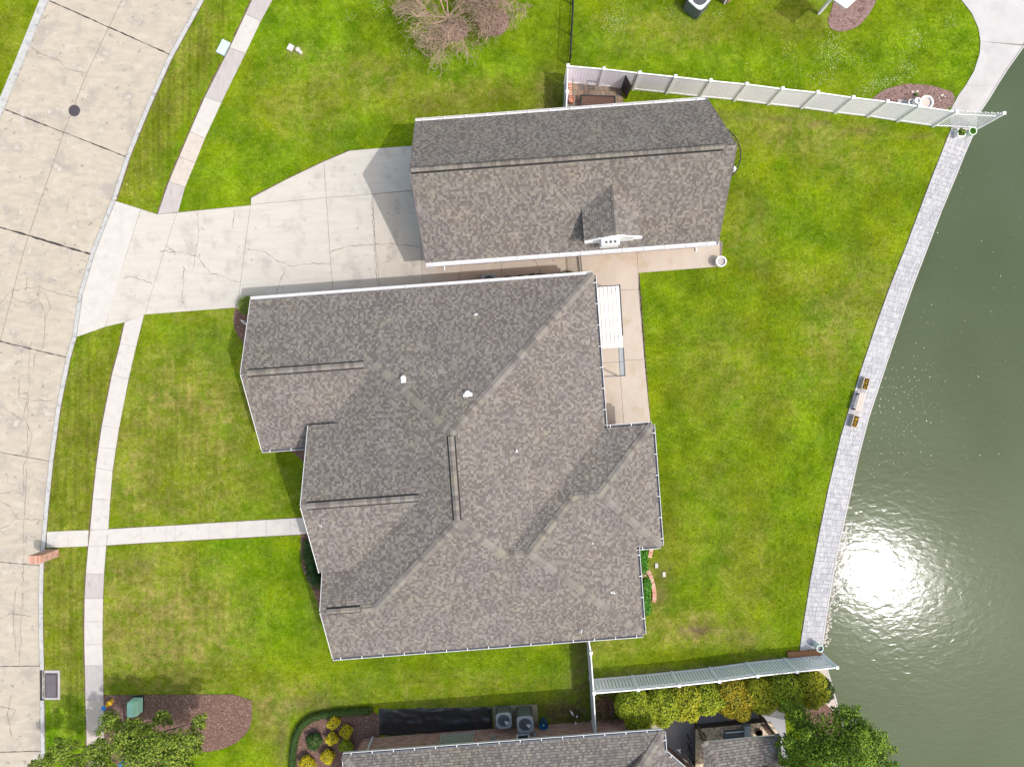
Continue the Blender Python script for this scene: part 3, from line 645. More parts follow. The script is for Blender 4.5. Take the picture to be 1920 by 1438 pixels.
pl = MB(); WIDE = [(1770, -120), (1802.5, 0), (1822, 25), (1834.6, 53), (1838.5, 78), (1837, 101), (1826.6, 133), (1810.5, 160.7), (1797, 179), (1779.5, 212), (1784, 239)]
WR = [(q[0] - 3, q[1]) for q in LAKE_R if q[1] < 240]
pl.prism([P2(*p) for p in WIDE] + [P2(*p) for p in WR[::-1]] + [P2(1985, -120)], -.05, .01)
plaza = pl.build('lakeside_terrace', M['joint_soft'], kind='structure')
slab('terrace_slab', [(1770, -120), (1802.5, 0), (1822, 25), (1834.6, 53), (1838.5, 78), (1918, 84), (1947, 30), (1985, -120)], .04, .06, M['lakeconc'], plaza, inset=.004)
slab('terrace_slab', [(1838.5, 78), (1837, 101), (1826.6, 133), (1810.5, 160.7), (1867, 160.7), (1888, 128.5), (1918, 86)], .041, .06, M['lakeconc'], plaza, inset=.004)
slab('terrace_slab', [(1810.5, 160.7), (1797, 179), (1779.5, 212), (1784, 239), (1821, 250), (1831, 218), (1853.4, 183.6), (1867, 160.7)], .039, .06, M['lakeconc'], plaza, inset=.004)
nb = MB(); nb.prism([P2(*p) for p in [(1520, 1236), (1542, 1236), (1550, 1257.5), (1572, 1338), (1600, 1470), (1560, 1470), (1540, 1340), (1515, 1290)]], -.05, .03)
nb.build('lake_strip', M['walk3'], kind='structure')
# neighbour's grey patio
gp = MB(); gp.prism([P2(*p) for p in [(1245, 1345), (1300, 1338), (1470, 1322), (1478, 1440), (1470, 1520), (1200, 1520), (1240, 1420)]], -.05, .03)
gpat = gp.build('grey_patio', M['greyslab'], kind='structure')
gp = MB(); gp.prism([P2(*p) for p in [(1213, 1350), (1243, 1346), (1238, 1440), (1230, 1520), (1190, 1520), (1212, 1400)]], -.05, .028); gp.build('side_path', M['walk3'], kind='structure')

# worn soil edge beside the slabs
em = MB()
for ln, w_ in (([p[0] for p in SW1[2:]], .16), ([p[0] for p in SW2], .13), ([p[1] for p in SW2], .05), ([p[0] for p in FW2], .05), ([p[1] for p in FW2], .06), (LAKE_L, .09), ([(471, 371), (540, 335), (607, 303), (655, 283)], .08), (KERB_R[3:9], .10), (KERB_R[12:24], .08), ([(1198, 513), (1219, 797)], .06)):
    ribbon(em, ln, w_, .006, .018, .55, .12)
link('worn_edge', new_mesh('worn_edge', em.v, em.f, M['soilm']), None, 'structure')
# beds ---------------------------------------------------------------
def bed(name, pts, m, z=.03, chips=900, sm=2):
    q = smooth_line([Vector((p[0], p[1], 0)) for p in pts] + [Vector((pts[0][0], pts[0][1], 0))], sm) if sm else [Vector((p[0], p[1], 0)) for p in pts]
    q = [P2(v.x + random.uniform(-.6, .6), v.y + random.uniform(-.6, .6)) for v in q[:-1]]
    mb = MB(); mb.prism(q, -.05, z); o = mb.build(name, m, kind='structure')
    if chips:
        qq = np.array(q); x = rng.uniform(qq[:, 0].min(), qq[:, 0].max(), chips * 3); y = rng.uniform(qq[:, 1].min(), qq[:, 1].max(), chips * 3)
        k = inside(q, x, y); x = x[k][:chips]; y = y[k][:chips]; n_ = len(x)
        c = np.stack([x, y, np.full(n_, z + .015)], 1); a = rng.uniform(0, 6.28, n_); L = rng.uniform(.02, .055, n_); W = rng.uniform(.008, .02, n_)
        ax = np.stack([np.cos(a), np.sin(a), rng.uniform(-.3, .3, n_)], 1) * L[:, None]; ay = np.stack([-np.sin(a), np.cos(a), rng.uniform(-.3, .3, n_)], 1) * W[:, None]
        vs = np.stack([c - ax, c + ay, c + ax, c - ay], 1).reshape(-1, 3)
        link('wood_chips', np_mesh('wood_chips', vs, 4, M['chip']), o, 'stuff')
    return o
BEDS = {
 'bed_sw': [(195.7, 1303), (330, 1302), (471.7, 1301), (474, 1348), (464, 1373), (440, 1394), (409, 1406), (350, 1412), (300, 1440), (196, 1440)],
 'bed_n': [(550, 1470), (552, 1406), (558, 1370), (575, 1347), (604, 1338), (655, 1332), (712, 1331), (712, 1381), (700, 1470)],
 'bed_w': [(441, 578), (437, 600), (443, 625), (458, 645), (475, 660), (500, 640), (500, 585)],
 'bed_f': [(520, 840), (560, 850), (590, 900), (600, 880), (600, 830)],
 'bed_e': [(565, 1000), (563, 1040), (570, 1075), (590, 1110), (600, 1150), (612, 1200), (640, 1215), (640, 1000)],
 'bed_t1': [(1552, 40), (1556, 55), (1578, 62), (1612, 50), (1635, 20), (1650, -20), (1570, -20)],
 'bed_t2': [(1634, 186), (1660, 166), (1710, 156), (1765, 165), (1794, 178), (1778, 212), (1700, 205)]}
BEDS['bed_l'] = [(1468, 1322), (1500, 1310), (1530, 1300), (1550, 1320), (1575, 1345), (1600, 1460), (1468, 1460)]
bed('mulch_bed', BEDS['bed_l'], M['mulch'], chips=900, sm=0, z=.034)
bed('mulch_bed', BEDS['bed_sw'], M['mulch'], chips=5200, sm=1)
bed('mulch_bed', BEDS['bed_n'], M['mulch'], chips=2500, sm=1)
bed('mulch_bed', BEDS['bed_w'], M['mulch'], chips=700)
bed('mulch_bed', BEDS['bed_f'], M['mulch'], chips=500)
bed('mulch_bed', BEDS['bed_e'], M['mulch'], chips=900)
bed('mulch_bed', BEDS['bed_t1'], M['pinkmulch'], chips=700)
bed('mulch_bed', BEDS['bed_t2'], M['pinkmulch'], chips=1200)
def ring(cx, cy, rx, ry): return [(cx + rx * math.cos(a) * random.uniform(.93, 1.05), cy + ry * math.sin(a) * random.uniform(.93, 1.05)) for a in [i * math.pi / 9 for i in range(18)]]
R1 = ring(925, 42, 31, 27); R2 = ring(852, 58, 26, 20)
bed('mulch_bed', R1, M['pinkmulch'], chips=700); bed('mulch_bed', R2, M['pinkmulch'], chips=500)
FLAG = [(1064, 146), (1118, 151), (1166, 157), (1172, 230), (1060, 230)]
mb = MB(); mb.prism([P2(*p) for p in FLAG], -.05, .01); flag = mb.build('flagstone_court', M['soilm'], kind='structure')
y = 148
while y < 215:
    hh = random.uniform(9, 12); x = 1063 + random.uniform(-4, 0)
    while x < 1168:
        ww = random.uniform(8, 13); xr = min(x + ww, 1168); xl = max(x, 1062)
        yt = max(y, 146 + (xl - 1064) * .11)
        if xr - xl > 3 and y + hh - yt > 3:
            slab('flagstone', [(xl, yt), (xr, yt), (xr, y + hh), (xl, y + hh)], .03 + random.uniform(-.006, .006), .04, random.choice(M['flag']), flag, inset=.012)
        x += ww
    y += hh

# grass blades and clover ------------------------------------------------
EXCL = [[P2(*p) for p in q] for q in ([p[0] for p in SW1] + [p[1] for p in SW1[::-1]], [p[0] for p in SW2] + [p[1] for p in SW2[::-1]], [p[0] for p in FW] + [p[1] for p in FW[::-1]], [p[0] for p in FW2] + [p[1] for p in FW2[::-1]],
        DRIVE_ALL, [(1085, 470), (1195, 470), (1355, 452), (1352, 500), (1198, 512), (1219, 800), (1100, 805)], LAKE_L + RR[::-1], WIDE + WR[::-1], *BEDS.values(), R1, R2, FLAG,
        [(780, 240), (1340, 200), (1365, 440), (805, 480)], [(520, 640), (1100, 600), (1130, 800), (1200, 820), (1190, 1160), (660, 1190), (640, 1000), (520, 800)], [(1205, 1322), (1620, 1300), (1620, 1500), (1190, 1500)], [(925, 1320), (1008, 1317), (1010, 1440), (690, 1440), (700, 1380), (710, 1328)],
        [(1500, 1218), (1545, 1218), (1552, 1260), (1500, 1260)], [(82, 1255), (112, 1255), (112, 1312), (82, 1312)])]
EAST = [P2(*p) for p in KERB_R] + [P2(*p) for p in LAKE_R[::-1]]
WEST = [P2(*p) for p in KERB_L] + [P2(-600, 2000), P2(-600, -200)]
def scatter(n_, box=None, polys=None):
    x0, y1 = P2(-20, -20); x1, y0 = P2(1940, 1458)
    x = rng.uniform(x0, x1, n_); y = rng.uniform(y0, y1, n_)
    k = inside(EAST, x, y) | inside(WEST, x, y)
    x = x[k]; y = y[k]
    for q in EXCL:
        k = ~inside(q, x, y); x = x[k]; y = y[k]
    return x, y
x, y = scatter(420000)
pxs = x / (H / F) + 960; pys = 719 - y / (H / F)
keep = rng.uniform(0, 1, len(x)) > blob_field(SOIL, pxs, pys) * .8; x = x[keep]; y = y[keep]
n_ = len(x); a = rng.uniform(0, 6.283, n_); hgt = rng.uniform(.02, .06, n_); lean = rng.uniform(.02, .085, n_); wd = rng.uniform(.006, .018, n_)
tip = np.stack([x + np.cos(a) * lean, y + np.sin(a) * lean, hgt], 1)
ba = np.stack([x - np.sin(a) * wd, y + np.cos(a) * wd, np.zeros(n_)], 1); bb = np.stack([x + np.sin(a) * wd, y - np.cos(a) * wd, np.zeros(n_)], 1)
vs = np.stack([ba, bb, tip], 1).reshape(-1, 3)
me = np_mesh('grass_blades', vs, 3, M['blades']); set_lawn_attrs(me, vs[:, :2]); link('grass_blades', me, None, 'stuff')
# clover flowers: blobs (px,py,rx,ry,count)
CL = [(1150, 45, 22, 26, 260), (1560, 100, 26, 40, 420), (1715, 75, 16, 20, 110), (1700, 130, 22, 18, 130), (1655, 155, 34, 14, 220), (1605, 110, 24, 14, 60), (1620, 170, 20, 10, 90), (1780, 40, 12, 14, 40), (1250, 22, 30, 18, 60), (1345, 25, 20, 12, 50), (1480, 95, 16, 30, 80),
      (715, 12, 16, 18, 120), (770, 100, 14, 12, 70), (1535, 150, 26, 14, 90), (658, 30, 12, 14, 25), (1690, 100, 60, 40, 90)]
px_, py_ = [], []
for cx, cy, rx, ry, c in CL:
    px_.append(rng.normal(cx, rx * .6, c)); py_.append(rng.normal(cy, ry * .6, c))
cx = np.concatenate(px_); cy = np.concatenate(py_); x = (cx - 960) * H / F; y = -(cy - 719) * H / F
for q in EXCL: k = ~inside(q, x, y); x = x[k]; y = y[k]
n_ = len(x); s = rng.uniform(.007, .015, n_); a = rng.uniform(0, 6.28, n_); c = np.stack([x, y, rng.uniform(.05, .07, n_)], 1)
ax = np.stack([np.cos(a), np.sin(a), rng.uniform(-.3, .3, n_)], 1) * s[:, None]; ay = np.stack([-np.sin(a), np.cos(a), rng.uniform(-.3, .3, n_)], 1) * s[:, None]
link('clover_flowers', np_mesh('clover_flowers', np.stack([c - ax, c + ay, c + ax, c - ay], 1).reshape(-1, 3), 4, M['flower_w']), None, 'stuff')
# leaves drifting on the lake
cx = np.concatenate([rng.uniform(1690, 1915, 110), rng.normal(1705, 40, 190), rng.normal(1665, 26, 110)]); cy = np.concatenate([rng.uniform(250, 860, 110), rng.normal(740, 70, 190), rng.normal(800, 70, 110)])
x = (cx - 960) * (H - ZW) / F; y = -(cy - 719) * (H - ZW) / F; k = ~inside(EAST, x, y) & (x > P(1600, 0).x); x = x[k]; y = y[k]; n_ = len(x)
s = rng.uniform(.012, .040, n_) * rng.uniform(.5, 1.3, n_); a = rng.uniform(0, 6.28, n_); c = np.stack([x, y, np.full(n_, ZW + .006)], 1)
ax = np.stack([np.cos(a), np.sin(a), 0 * a], 1) * s[:, None]; ay = np.stack([-np.sin(a), np.cos(a), 0 * a], 1) * s[:, None] * .6
link('floating_debris', np_mesh('floating_debris', np.stack([c - ax, c + ay, c + ax, c - ay], 1).reshape(-1, 3), 4, M['debris']), None, 'stuff')

# rubble and stains along the foot of the bulkhead
g = MB()
for i in range(170):
    py = random.uniform(985, 1215); b0 = xs_on(LAKE_R, (-999, py), (3999, py)); dd = abs(random.gauss(0, 1)) * (9 if py < 1145 else 5)
    c = P(b0[0] + 2 + dd, py, ZW + random.uniform(-.01, .03)); rr = random.uniform(.03, .11)
    ball_v = [c + Vector((math.cos(a) * rr * random.uniform(.6, 1.1), math.sin(a) * rr * random.uniform(.6, 1.1), 0)) for a in [k * 1.047 for k in range(6)]]
    g.add(ball_v + [c + Vector((0, 0, rr * .4))], [(k, (k + 1) % 6, 6) for k in range(6)], 0 if py < 1145 else random.choice((0, 1)))
g.build('rubble', [M['walk2'], M['walk3']], kind='stuff')
# ------------------------------------------------------------------ roofs
EZ = 3.0; U = (H - EZ) / F; CA, SA = .99721, .0746
def UV(u, v, z):      # house frame (eave-height pixels) to world
    x = CA * u + SA * v; yi = -SA * u + CA * v
    return Vector((x * U, -yi * U, z))
def plane3(*ps):
    A_ = np.array([[p[1], p[2], -1.0] for p in ps]); B_ = np.array([-p[0] for p in ps])
    s_ = np.linalg.solve(A_, B_); return (float(s_[0]), float(s_[1]), float(s_[2]))
def at(pl_, u, v): return (u, v, pl_[0] + pl_[1] * u + pl_[2] * v)
COURSE = 0.124
WIDTHS = (.08, .12, .18, .26)
def face_frame(poly):
    nrm = Vector((0, 0, 0))
    for i in range(len(poly)):
        a = poly[i]; b_ = poly[(i + 1) % len(poly)]; nrm += a.cross(b_)
    nrm.normalize()
    if nrm.z < 0: nrm = -nrm
    up = (Vector((0, 0, 1)) - nrm * nrm.z).normalized(); ex = up.cross(nrm).normalized()
    o = min(poly, key=lambda p: p.z)
    return o, ex, up, nrm
def scan(poly2, t):
    xs = []
    for i in range(len(poly2)):
        (s0, t0), (s1, t1) = poly2[i], poly2[(i + 1) % len(poly2)]
        if (t0 > t) != (t1 > t): xs.append(s0 + (s1 - s0) * (t - t0) / (t1 - t0))
    return sorted(xs)
def tabs_for(poly, limit=None):
    o, ex, up, nrm = face_frame(poly)
    q = [((p - o).dot(ex), (p - o).dot(up)) for p in poly]
    tm = max(p[1] for p in q); out = []; t = -0.02
    while t < tm:
        lo = scan(q, max(t, 0.0008) ); hi = scan(q, min(t + COURSE, tm - .0008))
        if len(lo) != len(hi):
            lo = hi = scan(q, min(max(t + COURSE / 2, .001), tm - .001))
        for i in range(0, len(lo) - 1, 2):
            a0, b0 = lo[i], lo[i + 1]; a1, b1_ = hi[i], hi[i + 1]
            s = min(a0, a1) - random.uniform(0, .3); end = max(b0, b1_); raised = random.random() < .5
            while s < end:
                w_ = random.choices(WIDTHS, (3, 4, 3, 2))[0]
                e = s + w_
                c0, c1, c2, c3 = max(s, a0), min(e, b0), min(e, b1_), max(s, a1)
                if c1 > c0 + .005 or c2 > c3 + .005:
                    full = s >= max(a0, a1) and e <= min(b0, b1_)
                    if raised: tone = random.choices((1, 2, 3, 4, 5), (1, 5, 4, 1.6, 1.2))[0]
                    else: tone = random.choices((0, 1, 2), (5, 4, 1.5))[0]
                    c1 = max(c1, c0); c2 = max(c2, c3)
                    ctr = o + ex * ((s + e) / 2) + up * (t + COURSE / 2)
                    if limit is None or limit(ctr): out.append((o, ex, up, nrm, c0, c1, c2, c3, t, raised, tone, full, w_, s))
                s = e; raised = not raised if random.random() < .9 else raised
        t += COURSE
    return out
TAB = {}
def tab_mesh(w_, raised):
    k = (w_, raised)
    if k not in TAB:
        z = .017 if raised else .007; c = COURSE - .013  # tab cut short: the dark underlay strip imitates the shadow at each course
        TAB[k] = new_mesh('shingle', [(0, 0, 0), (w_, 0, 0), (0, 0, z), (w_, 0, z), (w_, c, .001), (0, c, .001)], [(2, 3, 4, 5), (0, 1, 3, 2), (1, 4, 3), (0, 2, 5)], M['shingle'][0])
    return TAB[k]
def shingle_roof(faces, parent, limit=None, singles=300):
    tabs = []
    for f in faces: tabs += tabs_for(f, limit)
    def rank(t):
        c = t[0] + t[1] * (t[13] + t[12] / 2) + t[2] * (t[8] + COURSE / 2)
        k = F / (H - c.z); ix = abs(c.x * k); iy = abs(c.y * k)
        if ix > 955 or iy > 714: return 1e9
        v = (Vector((0, 0, H)) - c); return -(t[12] * max(.02, v.normalized().dot(t[3])) / v.length ** 2)
    full = sorted([t for t in tabs if t[11]], key=rank)[:singles]; ids = set(id(t) for t in full)
    for t in full:
        o, ex, up, nrm, *_r = t
        ob = link('shingle', tab_mesh(t[12], t[9]), parent)
        ob.material_slots[0].link = 'OBJECT'; ob.material_slots[0].material = M['shingle'][t[10]]
        org = o + ex * t[13] + up * t[8]
        mw = Matrix((ex, up, nrm)).transposed().to_4x4(); mw.translation = org; ob.matrix_basis = mw
    mb = MB()
    for t in tabs:
        if id(t) in ids: continue
        o, ex, up, nrm, c0, c1, c2, c3, tt, raised, tone, *_r = t
        z = .017 if raised else .007; c = COURSE - .013  # same short tab, its bare dark strip standing in for course shadow
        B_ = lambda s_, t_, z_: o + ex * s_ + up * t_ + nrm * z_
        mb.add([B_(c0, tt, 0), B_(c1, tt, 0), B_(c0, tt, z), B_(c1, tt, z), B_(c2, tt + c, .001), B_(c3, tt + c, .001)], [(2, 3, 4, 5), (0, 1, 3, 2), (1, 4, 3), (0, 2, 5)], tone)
    mb.build('shingle_field', M['shingle'], parent, kind='stuff')
def roof_body(name, faces, parent, th=.16):
    mb = MB()
    for f in faces:
        o, ex, up, nrm = face_frame(f); n_ = len(f)
        ar = sum((f[i].x * f[(i + 1) % n_].y - f[(i + 1) % n_].x * f[i].y) for i in range(n_))
        g = f if ar > 0 else f[::-1]
        top = [p - Vector((0, 0, .002)) for p in g]; bot = [p - Vector((0, 0, th)) for p in g]
        mb.add(top + bot, [tuple(range(n_)), tuple(range(n_, 2 * n_))[::-1]], 0)
        mb.add(top + bot, [(i, n_ + i, n_ + (i + 1) % n_, (i + 1) % n_) for i in range(n_)], 1)
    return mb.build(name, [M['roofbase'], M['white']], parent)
def caps(A, B, n1, n2, parent, half=.20, vent=False, lift=.02, ex=.21):
    """folded cap shingles from A to B over the faces with normals n1 and n2"""
    A = Vector(A); B = Vector(B); d = B - A; L = d.length; t = d / L
    def side(nm, sgn):
        s_ = t.cross(nm).normalized()
        return s_
    s1 = side(n1, 1); s2 = side(n2, 1)
    if s1.z > .001 or (abs(s1.z) <= .001 and s1.dot(n1) < 0): s1 = -s1
    if s2.z > .001: s2 = -s2
    if s1.dot(s2) > .5:
        s2 = -s2
    up = (n1 + n2).normalized()
    if vent:
        vb = MB(); hw = half + .05; hz = .045
        c = [A + s1 * hw + up * .0, A + up * hz, A + s2 * hw, B + s1 * hw, B + up * hz, B + s2 * hw]
        vb.add([A + s1 * hw + n1 * .03, A + up * .05, A + s2 * hw + n2 * .03, B + s1 * hw + n1 * .03, B + up * .05, B + s2 * hw + n2 * .03, A + s1 * hw, A + s2 * hw, B + s1 * hw, B + s2 * hw],
               [(0, 3, 4, 1), (1, 4, 5, 2), (6, 8, 3, 0), (2, 5, 9, 7), (0, 1, 2, 7, 6), (3, 8, 9, 5, 4)])
        vb.build('ridge_vent', M['vent_dark'], parent); lift = .065
    loc = MB(); z0 = .012; e = ex + .03
    w1 = s1 * half; w2 = s2 * half
    a = [w1 + up * z0 * 2, up * z0 * 2.4, w2 + up * z0 * 2]; b_ = [w1 + t * e + up * .004, t * e + up * .006, w2 + t * e + up * .004]
    lo = [w1, w2, w1 + t * e - up * .012, w2 + t * e - up * .012]
    loc.add(a + b_ + lo, [(0, 3, 4, 1), (1, 4, 5, 2), (6, 0, 1, 2, 7), (6, 8, 3, 0), (2, 5, 9, 7)])
    me = new_mesh('ridge_cap', loc.v, loc.f, M['shingle'][2]); n_ = max(1, int(L / ex)); st = L / n_
    tone = 3
    for i in range(n_):
        ob = link('ridge_cap', me, parent); ob.location = A + t * (st * i) + up * lift
        tone = random.choices((1, 2, 3, 4, 5), (3, 4, 4, 2.6, .5))[0]
        ob.material_slots[0].link = 'OBJECT'; ob.material_slots[0].material = M['shingle'][tone]
def nrm_of(pl_):
    # normal in world from a plane in the house frame
    a = UV(0, 0, pl_[0]); b_ = UV(100, 0, pl_[0] + 100 * pl_[1]); c = UV(0, 100, pl_[0] + 100 * pl_[2])
    n_ = (b_ - a).cross(c - a).normalized(); return n_ if n_.z > 0 else -n_
def gutter(parent, A, B, out, every=1.05, w=.14, phase=.4, dirt=True):
    """open trough outside the eave A-B; out = unit vector away from the house"""
    A = Vector(A); B = Vector(B); out = Vector(out); d = (B - A).normalized(); z = Vector((0, 0, 1)); A = A - z * .03; B = B - z * .03
    g = MB()
    g.beam(A + out * (.012) - z * .06, B + out * .012 - z * .06, .012, .12)
    g.beam(A + out * (w / 2 + .01) - z * .125, B + out * (w / 2 + .01) - z * .125, w, .012)
    g.beam(A + out * (w + .01) - z * .055, B + out * (w + .01) - z * .055, .022, .13)
    for e in (A, B): g.beam(e + out * .02 - z * .06, e + out * w - z * .06, .012, .12)
    gt = g.build('gutter', M['gutter'], parent)
    dm = MB(); dirt and dm.beam(A + d * .02 + out * (w / 2 + .01) - z * .105, B - d * .02 + out * (w / 2 + .01) - z * .105, w - .025, .02); dirt and dm.build('gutter_dirt', M['gutdirt'], gt)
    L = (B - A).length; s = phase
    bm_ = MB(); bm_.beam(out * .0 - z * .0, out * (w + .02), .03, .012); me = new_mesh('gutter_bracket', bm_.v, bm_.f, M['white'])
    while s < L:
        o = link('gutter_bracket', me, gt); o.location = A + d * s + z * .008; s += every
def walls(parent, poly, z1, mats, name='wall', z0=0.0):
    """one wall object per side, 0.2 thick"""
    n_ = len(poly)
    for i in range(n_):
        a = Vector((*poly[i], 0)); b_ = Vector((*poly[(i + 1) % n_], 0)); d = (b_ - a).normalized()
        mb = MB(); mb.beam(a + Vector((0, 0, (z0 + z1) / 2)), b_ + Vector((0, 0, (z0 + z1) / 2)), .2, z1 - z0); mb.build(name, mats, parent)
UVX = (UV(1, 0, 0) - UV(0, 0, 0)).normalized(); UVY = (UV(0, 1, 0) - UV(0, 0, 0)).normalized()   # east, south
brickwall = mat('brick_wall', (0.36, 0.21, 0.16), .9, .2, 9, .006, 30)

# ---- main house
h = root('house', 'large single storey house with hipped brown grey shingle roof in the middle of the plot', 'house', UV(-100, 150, 0))
E_ = EZ
pN = (E_ + .01355 * 192, 0, .01355); pE = (E_ + .0132 * 166.5, -.0132, 0); pS = (E_ + .01385 * 487, 0, -.01385); pW = (E_ + .0132 * 383, .0132, 0)
pwS = (E_ + .0133 * 88.6, 0, -.0133); ZE = 3.85
pEN = (ZE - .0147 * 49.5, 0, .0147); pES = (ZE + .0147 * 317.5, 0, -.0147)
z383 = pS[0] + pS[2] * 383; pSWn = (z383 - .0132 * 383, 0, .0132)
pNE = (E_ - .0135 * 97, 0, .0135); pE2 = (E_ + .0132 * 210, -.0132, 0); pXE = (E_ + .0132 * 255.5, -.0132, 0); pXS = (E_ + .0132 * 323.3, 0, -.0132)
uW = 1e9
def vplane(u): return None
def ridge_at(p, q, u):     # where planes p,q meet at given u
    v = (q[0] - p[0] + (q[1] - p[1]) * u) / (p[2] - q[2]); return at(p, u, v)
R1_ = plane3(pN, pE, pW); R2_ = plane3(pE, pW, pS)
Wr = ridge_at(pN, pwS, -477.5); Wg = plane3(pN, pW, pwS)
V1 = plane3(pE, pNE, pS); T_ = plane3(pNE, pE2, pS); Q1 = plane3(pNE, pXE, pXS); Q2 = plane3(pNE, pXS, pE2)
SWh = plane3(pS, pW, pSWn); SWr = ridge_at(pS, pSWn, -374)
ER0 = ridge_at(pEN, pES, -377.5); ER1 = plane3(pEN, pES, pW)
wv = lambda: None
X1v = 310.0; X1 = at(pSWn, (pSWn[0] + pSWn[2] * X1v - pW[0]) / pW[1], X1v)
faces_uv = {
 'N': [at(pN, -477.5, -192), at(pN, 166.5, -192), R1_, Wg, Wr],
 'E': [at(pE, 166.5, -192), at(pE, 166.5, 97), V1, R2_, R1_],
 'NE': [at(pNE, 166.5, 97), V1, T_, Q2, Q1, at(pNE, 255.5, 97)],
 'XE': [at(pXE, 255.5, 97), Q1, at(pXE, 255.5, 323.3)],
 'XS': [at(pXS, 255.5, 323.3), Q1, Q2, at(pXS, 210, 323.3)],
 'E2': [at(pE2, 210, 323.3), Q2, T_, at(pE2, 210, 487)],
 'S': [at(pS, 210, 487), T_, V1, R2_, SWh, SWr, at(pS, -374, 487)],
 'SWn': [SWr, SWh, X1, at(pSWn, -374, X1v)],
 'wS': [Wr, Wg, at(pwS, -383, 88.6), at(pwS, -477.5, 88.6)],
 'W': [Wg, R1_, R2_, SWh, X1, at(pW, -383, 310), at(pW, -383, 88.6)],
 'EN': [ER0, ER1, at(pEN, (ZE - pW[0]) / pW[1], 49.5), at(pEN, -377.5, 49.5)],
 'ES': [ER0, ER1, at(pES, (ZE - pW[0]) / pW[1], 317.5), at(pES, -377.5, 317.5)]}
faces = {k: [UV(*p) for p in f] for k, f in faces_uv.items()}
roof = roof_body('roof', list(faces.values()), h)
shingle_roof(list(faces.values()), roof)
nn = {k: nrm_of(p) for k, p in dict(N=pN, E=pE, NE=pNE, XE=pXE, XS=pXS, E2=pE2, S=pS, SWn=pSWn, wS=pwS, W=pW, EN=pEN, ES=pES).items()}
def cp(a, b_, f1, f2, **k): caps(UV(*a), UV(*b_), nn[f1], nn[f2], roof, **k)
def lerp3(a, b_, t): return tuple(a[i] + (b_[i] - a[i]) * t for i in range(3))
cp(at(pN, 166.5, -192), R1_, 'N', 'E'); cp(Wg, R1_, 'N', 'W')
cp(lerp3(R1_, R2_, .03), lerp3(R1_, R2_, .97), 'E', 'W', vent=True, half=.15)
cp(lerp3(Wr, Wg, .05), lerp3(Wr, Wg, .92), 'N', 'wS', vent=True, half=.15)
cp(at(pE, V1[0], V1[1]), R2_, 'E', 'S'); cp(SWh, R2_, 'W', 'S')
cp(lerp3(SWr, SWh, .12), lerp3(SWr, SWh, .72), 'S', 'SWn', vent=True, half=.13); cp(lerp3(SWr, SWh, .76), SWh, 'S', 'SWn')
cp(lerp3(ER0, ER1, .05), lerp3(ER0, ER1, .98), 'EN', 'ES', vent=True, half=.15)
cp(V1, T_, 'NE', 'S'); cp(Q2, T_, 'NE', 'E2'); cp(Q2, Q1, 'NE', 'XS'); cp(at(pNE, 255.5, 97), Q1, 'NE', 'XE'); cp(at(pXS, 255.5, 323.3), Q1, 'XS', 'XE'); cp(at(pE2, 210, 487), T_, 'E2', 'S')
UE = UVX; US = UVY
gutter(h, UV(-477.5, -192, E_), UV(166.5, -192, E_), -US, w=.16, dirt=False)
gutter(h, UV(166.5, -192, E_), UV(166.5, 97, E_), UE)
gutter(h, UV(166.5, 97, E_), UV(255.5, 97, E_), -US, phase=.3)
gutter(h, UV(255.5, 97, E_), UV(255.5, 323.3, E_), UE)
gutter(h, UV(210, 323.3, E_), UV(255.5, 323.3, E_), US, phase=.3)
gutter(h, UV(210, 323.3, E_), UV(210, 487, E_), UE)
gutter(h, UV(-374, 487, E_), UV(210, 487, E_), US)
gutter(h, UV(-477.5, 88.6, E_), UV(-392, 88.6, E_), US)
# rake boards
rk = MB()
for a, b_ in ((at(pN, -477.5, -192), Wr), (Wr, at(pwS, -477.5, 88.6)), (at(pEN, -377.5, 49.5), ER0), (ER0, at(pES, -377.5, 317.5)), (at(pSWn, -374, 317), SWr), (SWr, at(pS, -374, 487))):
    A = UV(*a) - UE * .012; B = UV(*b_) - UE * .012; rk = MB(); rk.beam(A - Vector((0, 0, .09)), B - Vector((0, 0, .09)), .03, .16); rk.build('rake_board', M['white'], h)
IN = 24
def hw(u, v): return tuple(UV(u, v, 0)[:2])
foot = [hw(-477.5 + IN, -192 + IN), hw(166.5 - IN, -192 + IN), hw(166.5 - IN, 97 + IN), hw(255.5 - IN, 97 + IN), hw(255.5 - IN, 323.3 - IN), hw(210 - IN, 323.3 - IN), hw(210 - IN, 487 - IN), hw(-374 + IN, 487 - IN), hw(-374 + IN, 88.6 - IN), hw(-477.5 + IN, 88.6 - IN)]
walls(h, foot, 2.84, brickwall)
gw = MB()    # gable ends
for pts in (((-453.5, -168), (-453.5, 64.6), ridge_at(pN, pwS, -453.5)), ((-360, 58), (-360, 308), ridge_at(pEN, pES, -360)), ((-352, 330), (-352, 463), ridge_at(pS, pSWn, -352))):
    a = UV(*pts[0], 2.84); b_ = UV(*pts[1], 2.84); c = UV(*pts[2]) - Vector((0, 0, .2))
    th_ = UVX * .1
    gw.add([a - th_, b_ - th_, c - th_, a + th_, b_ + th_, c + th_], [(0, 1, 2), (5, 4, 3), (0, 3, 4, 1), (1, 4, 5, 2), (2, 5, 3, 0)])
gw.build('gable_wall', brickwall, h)
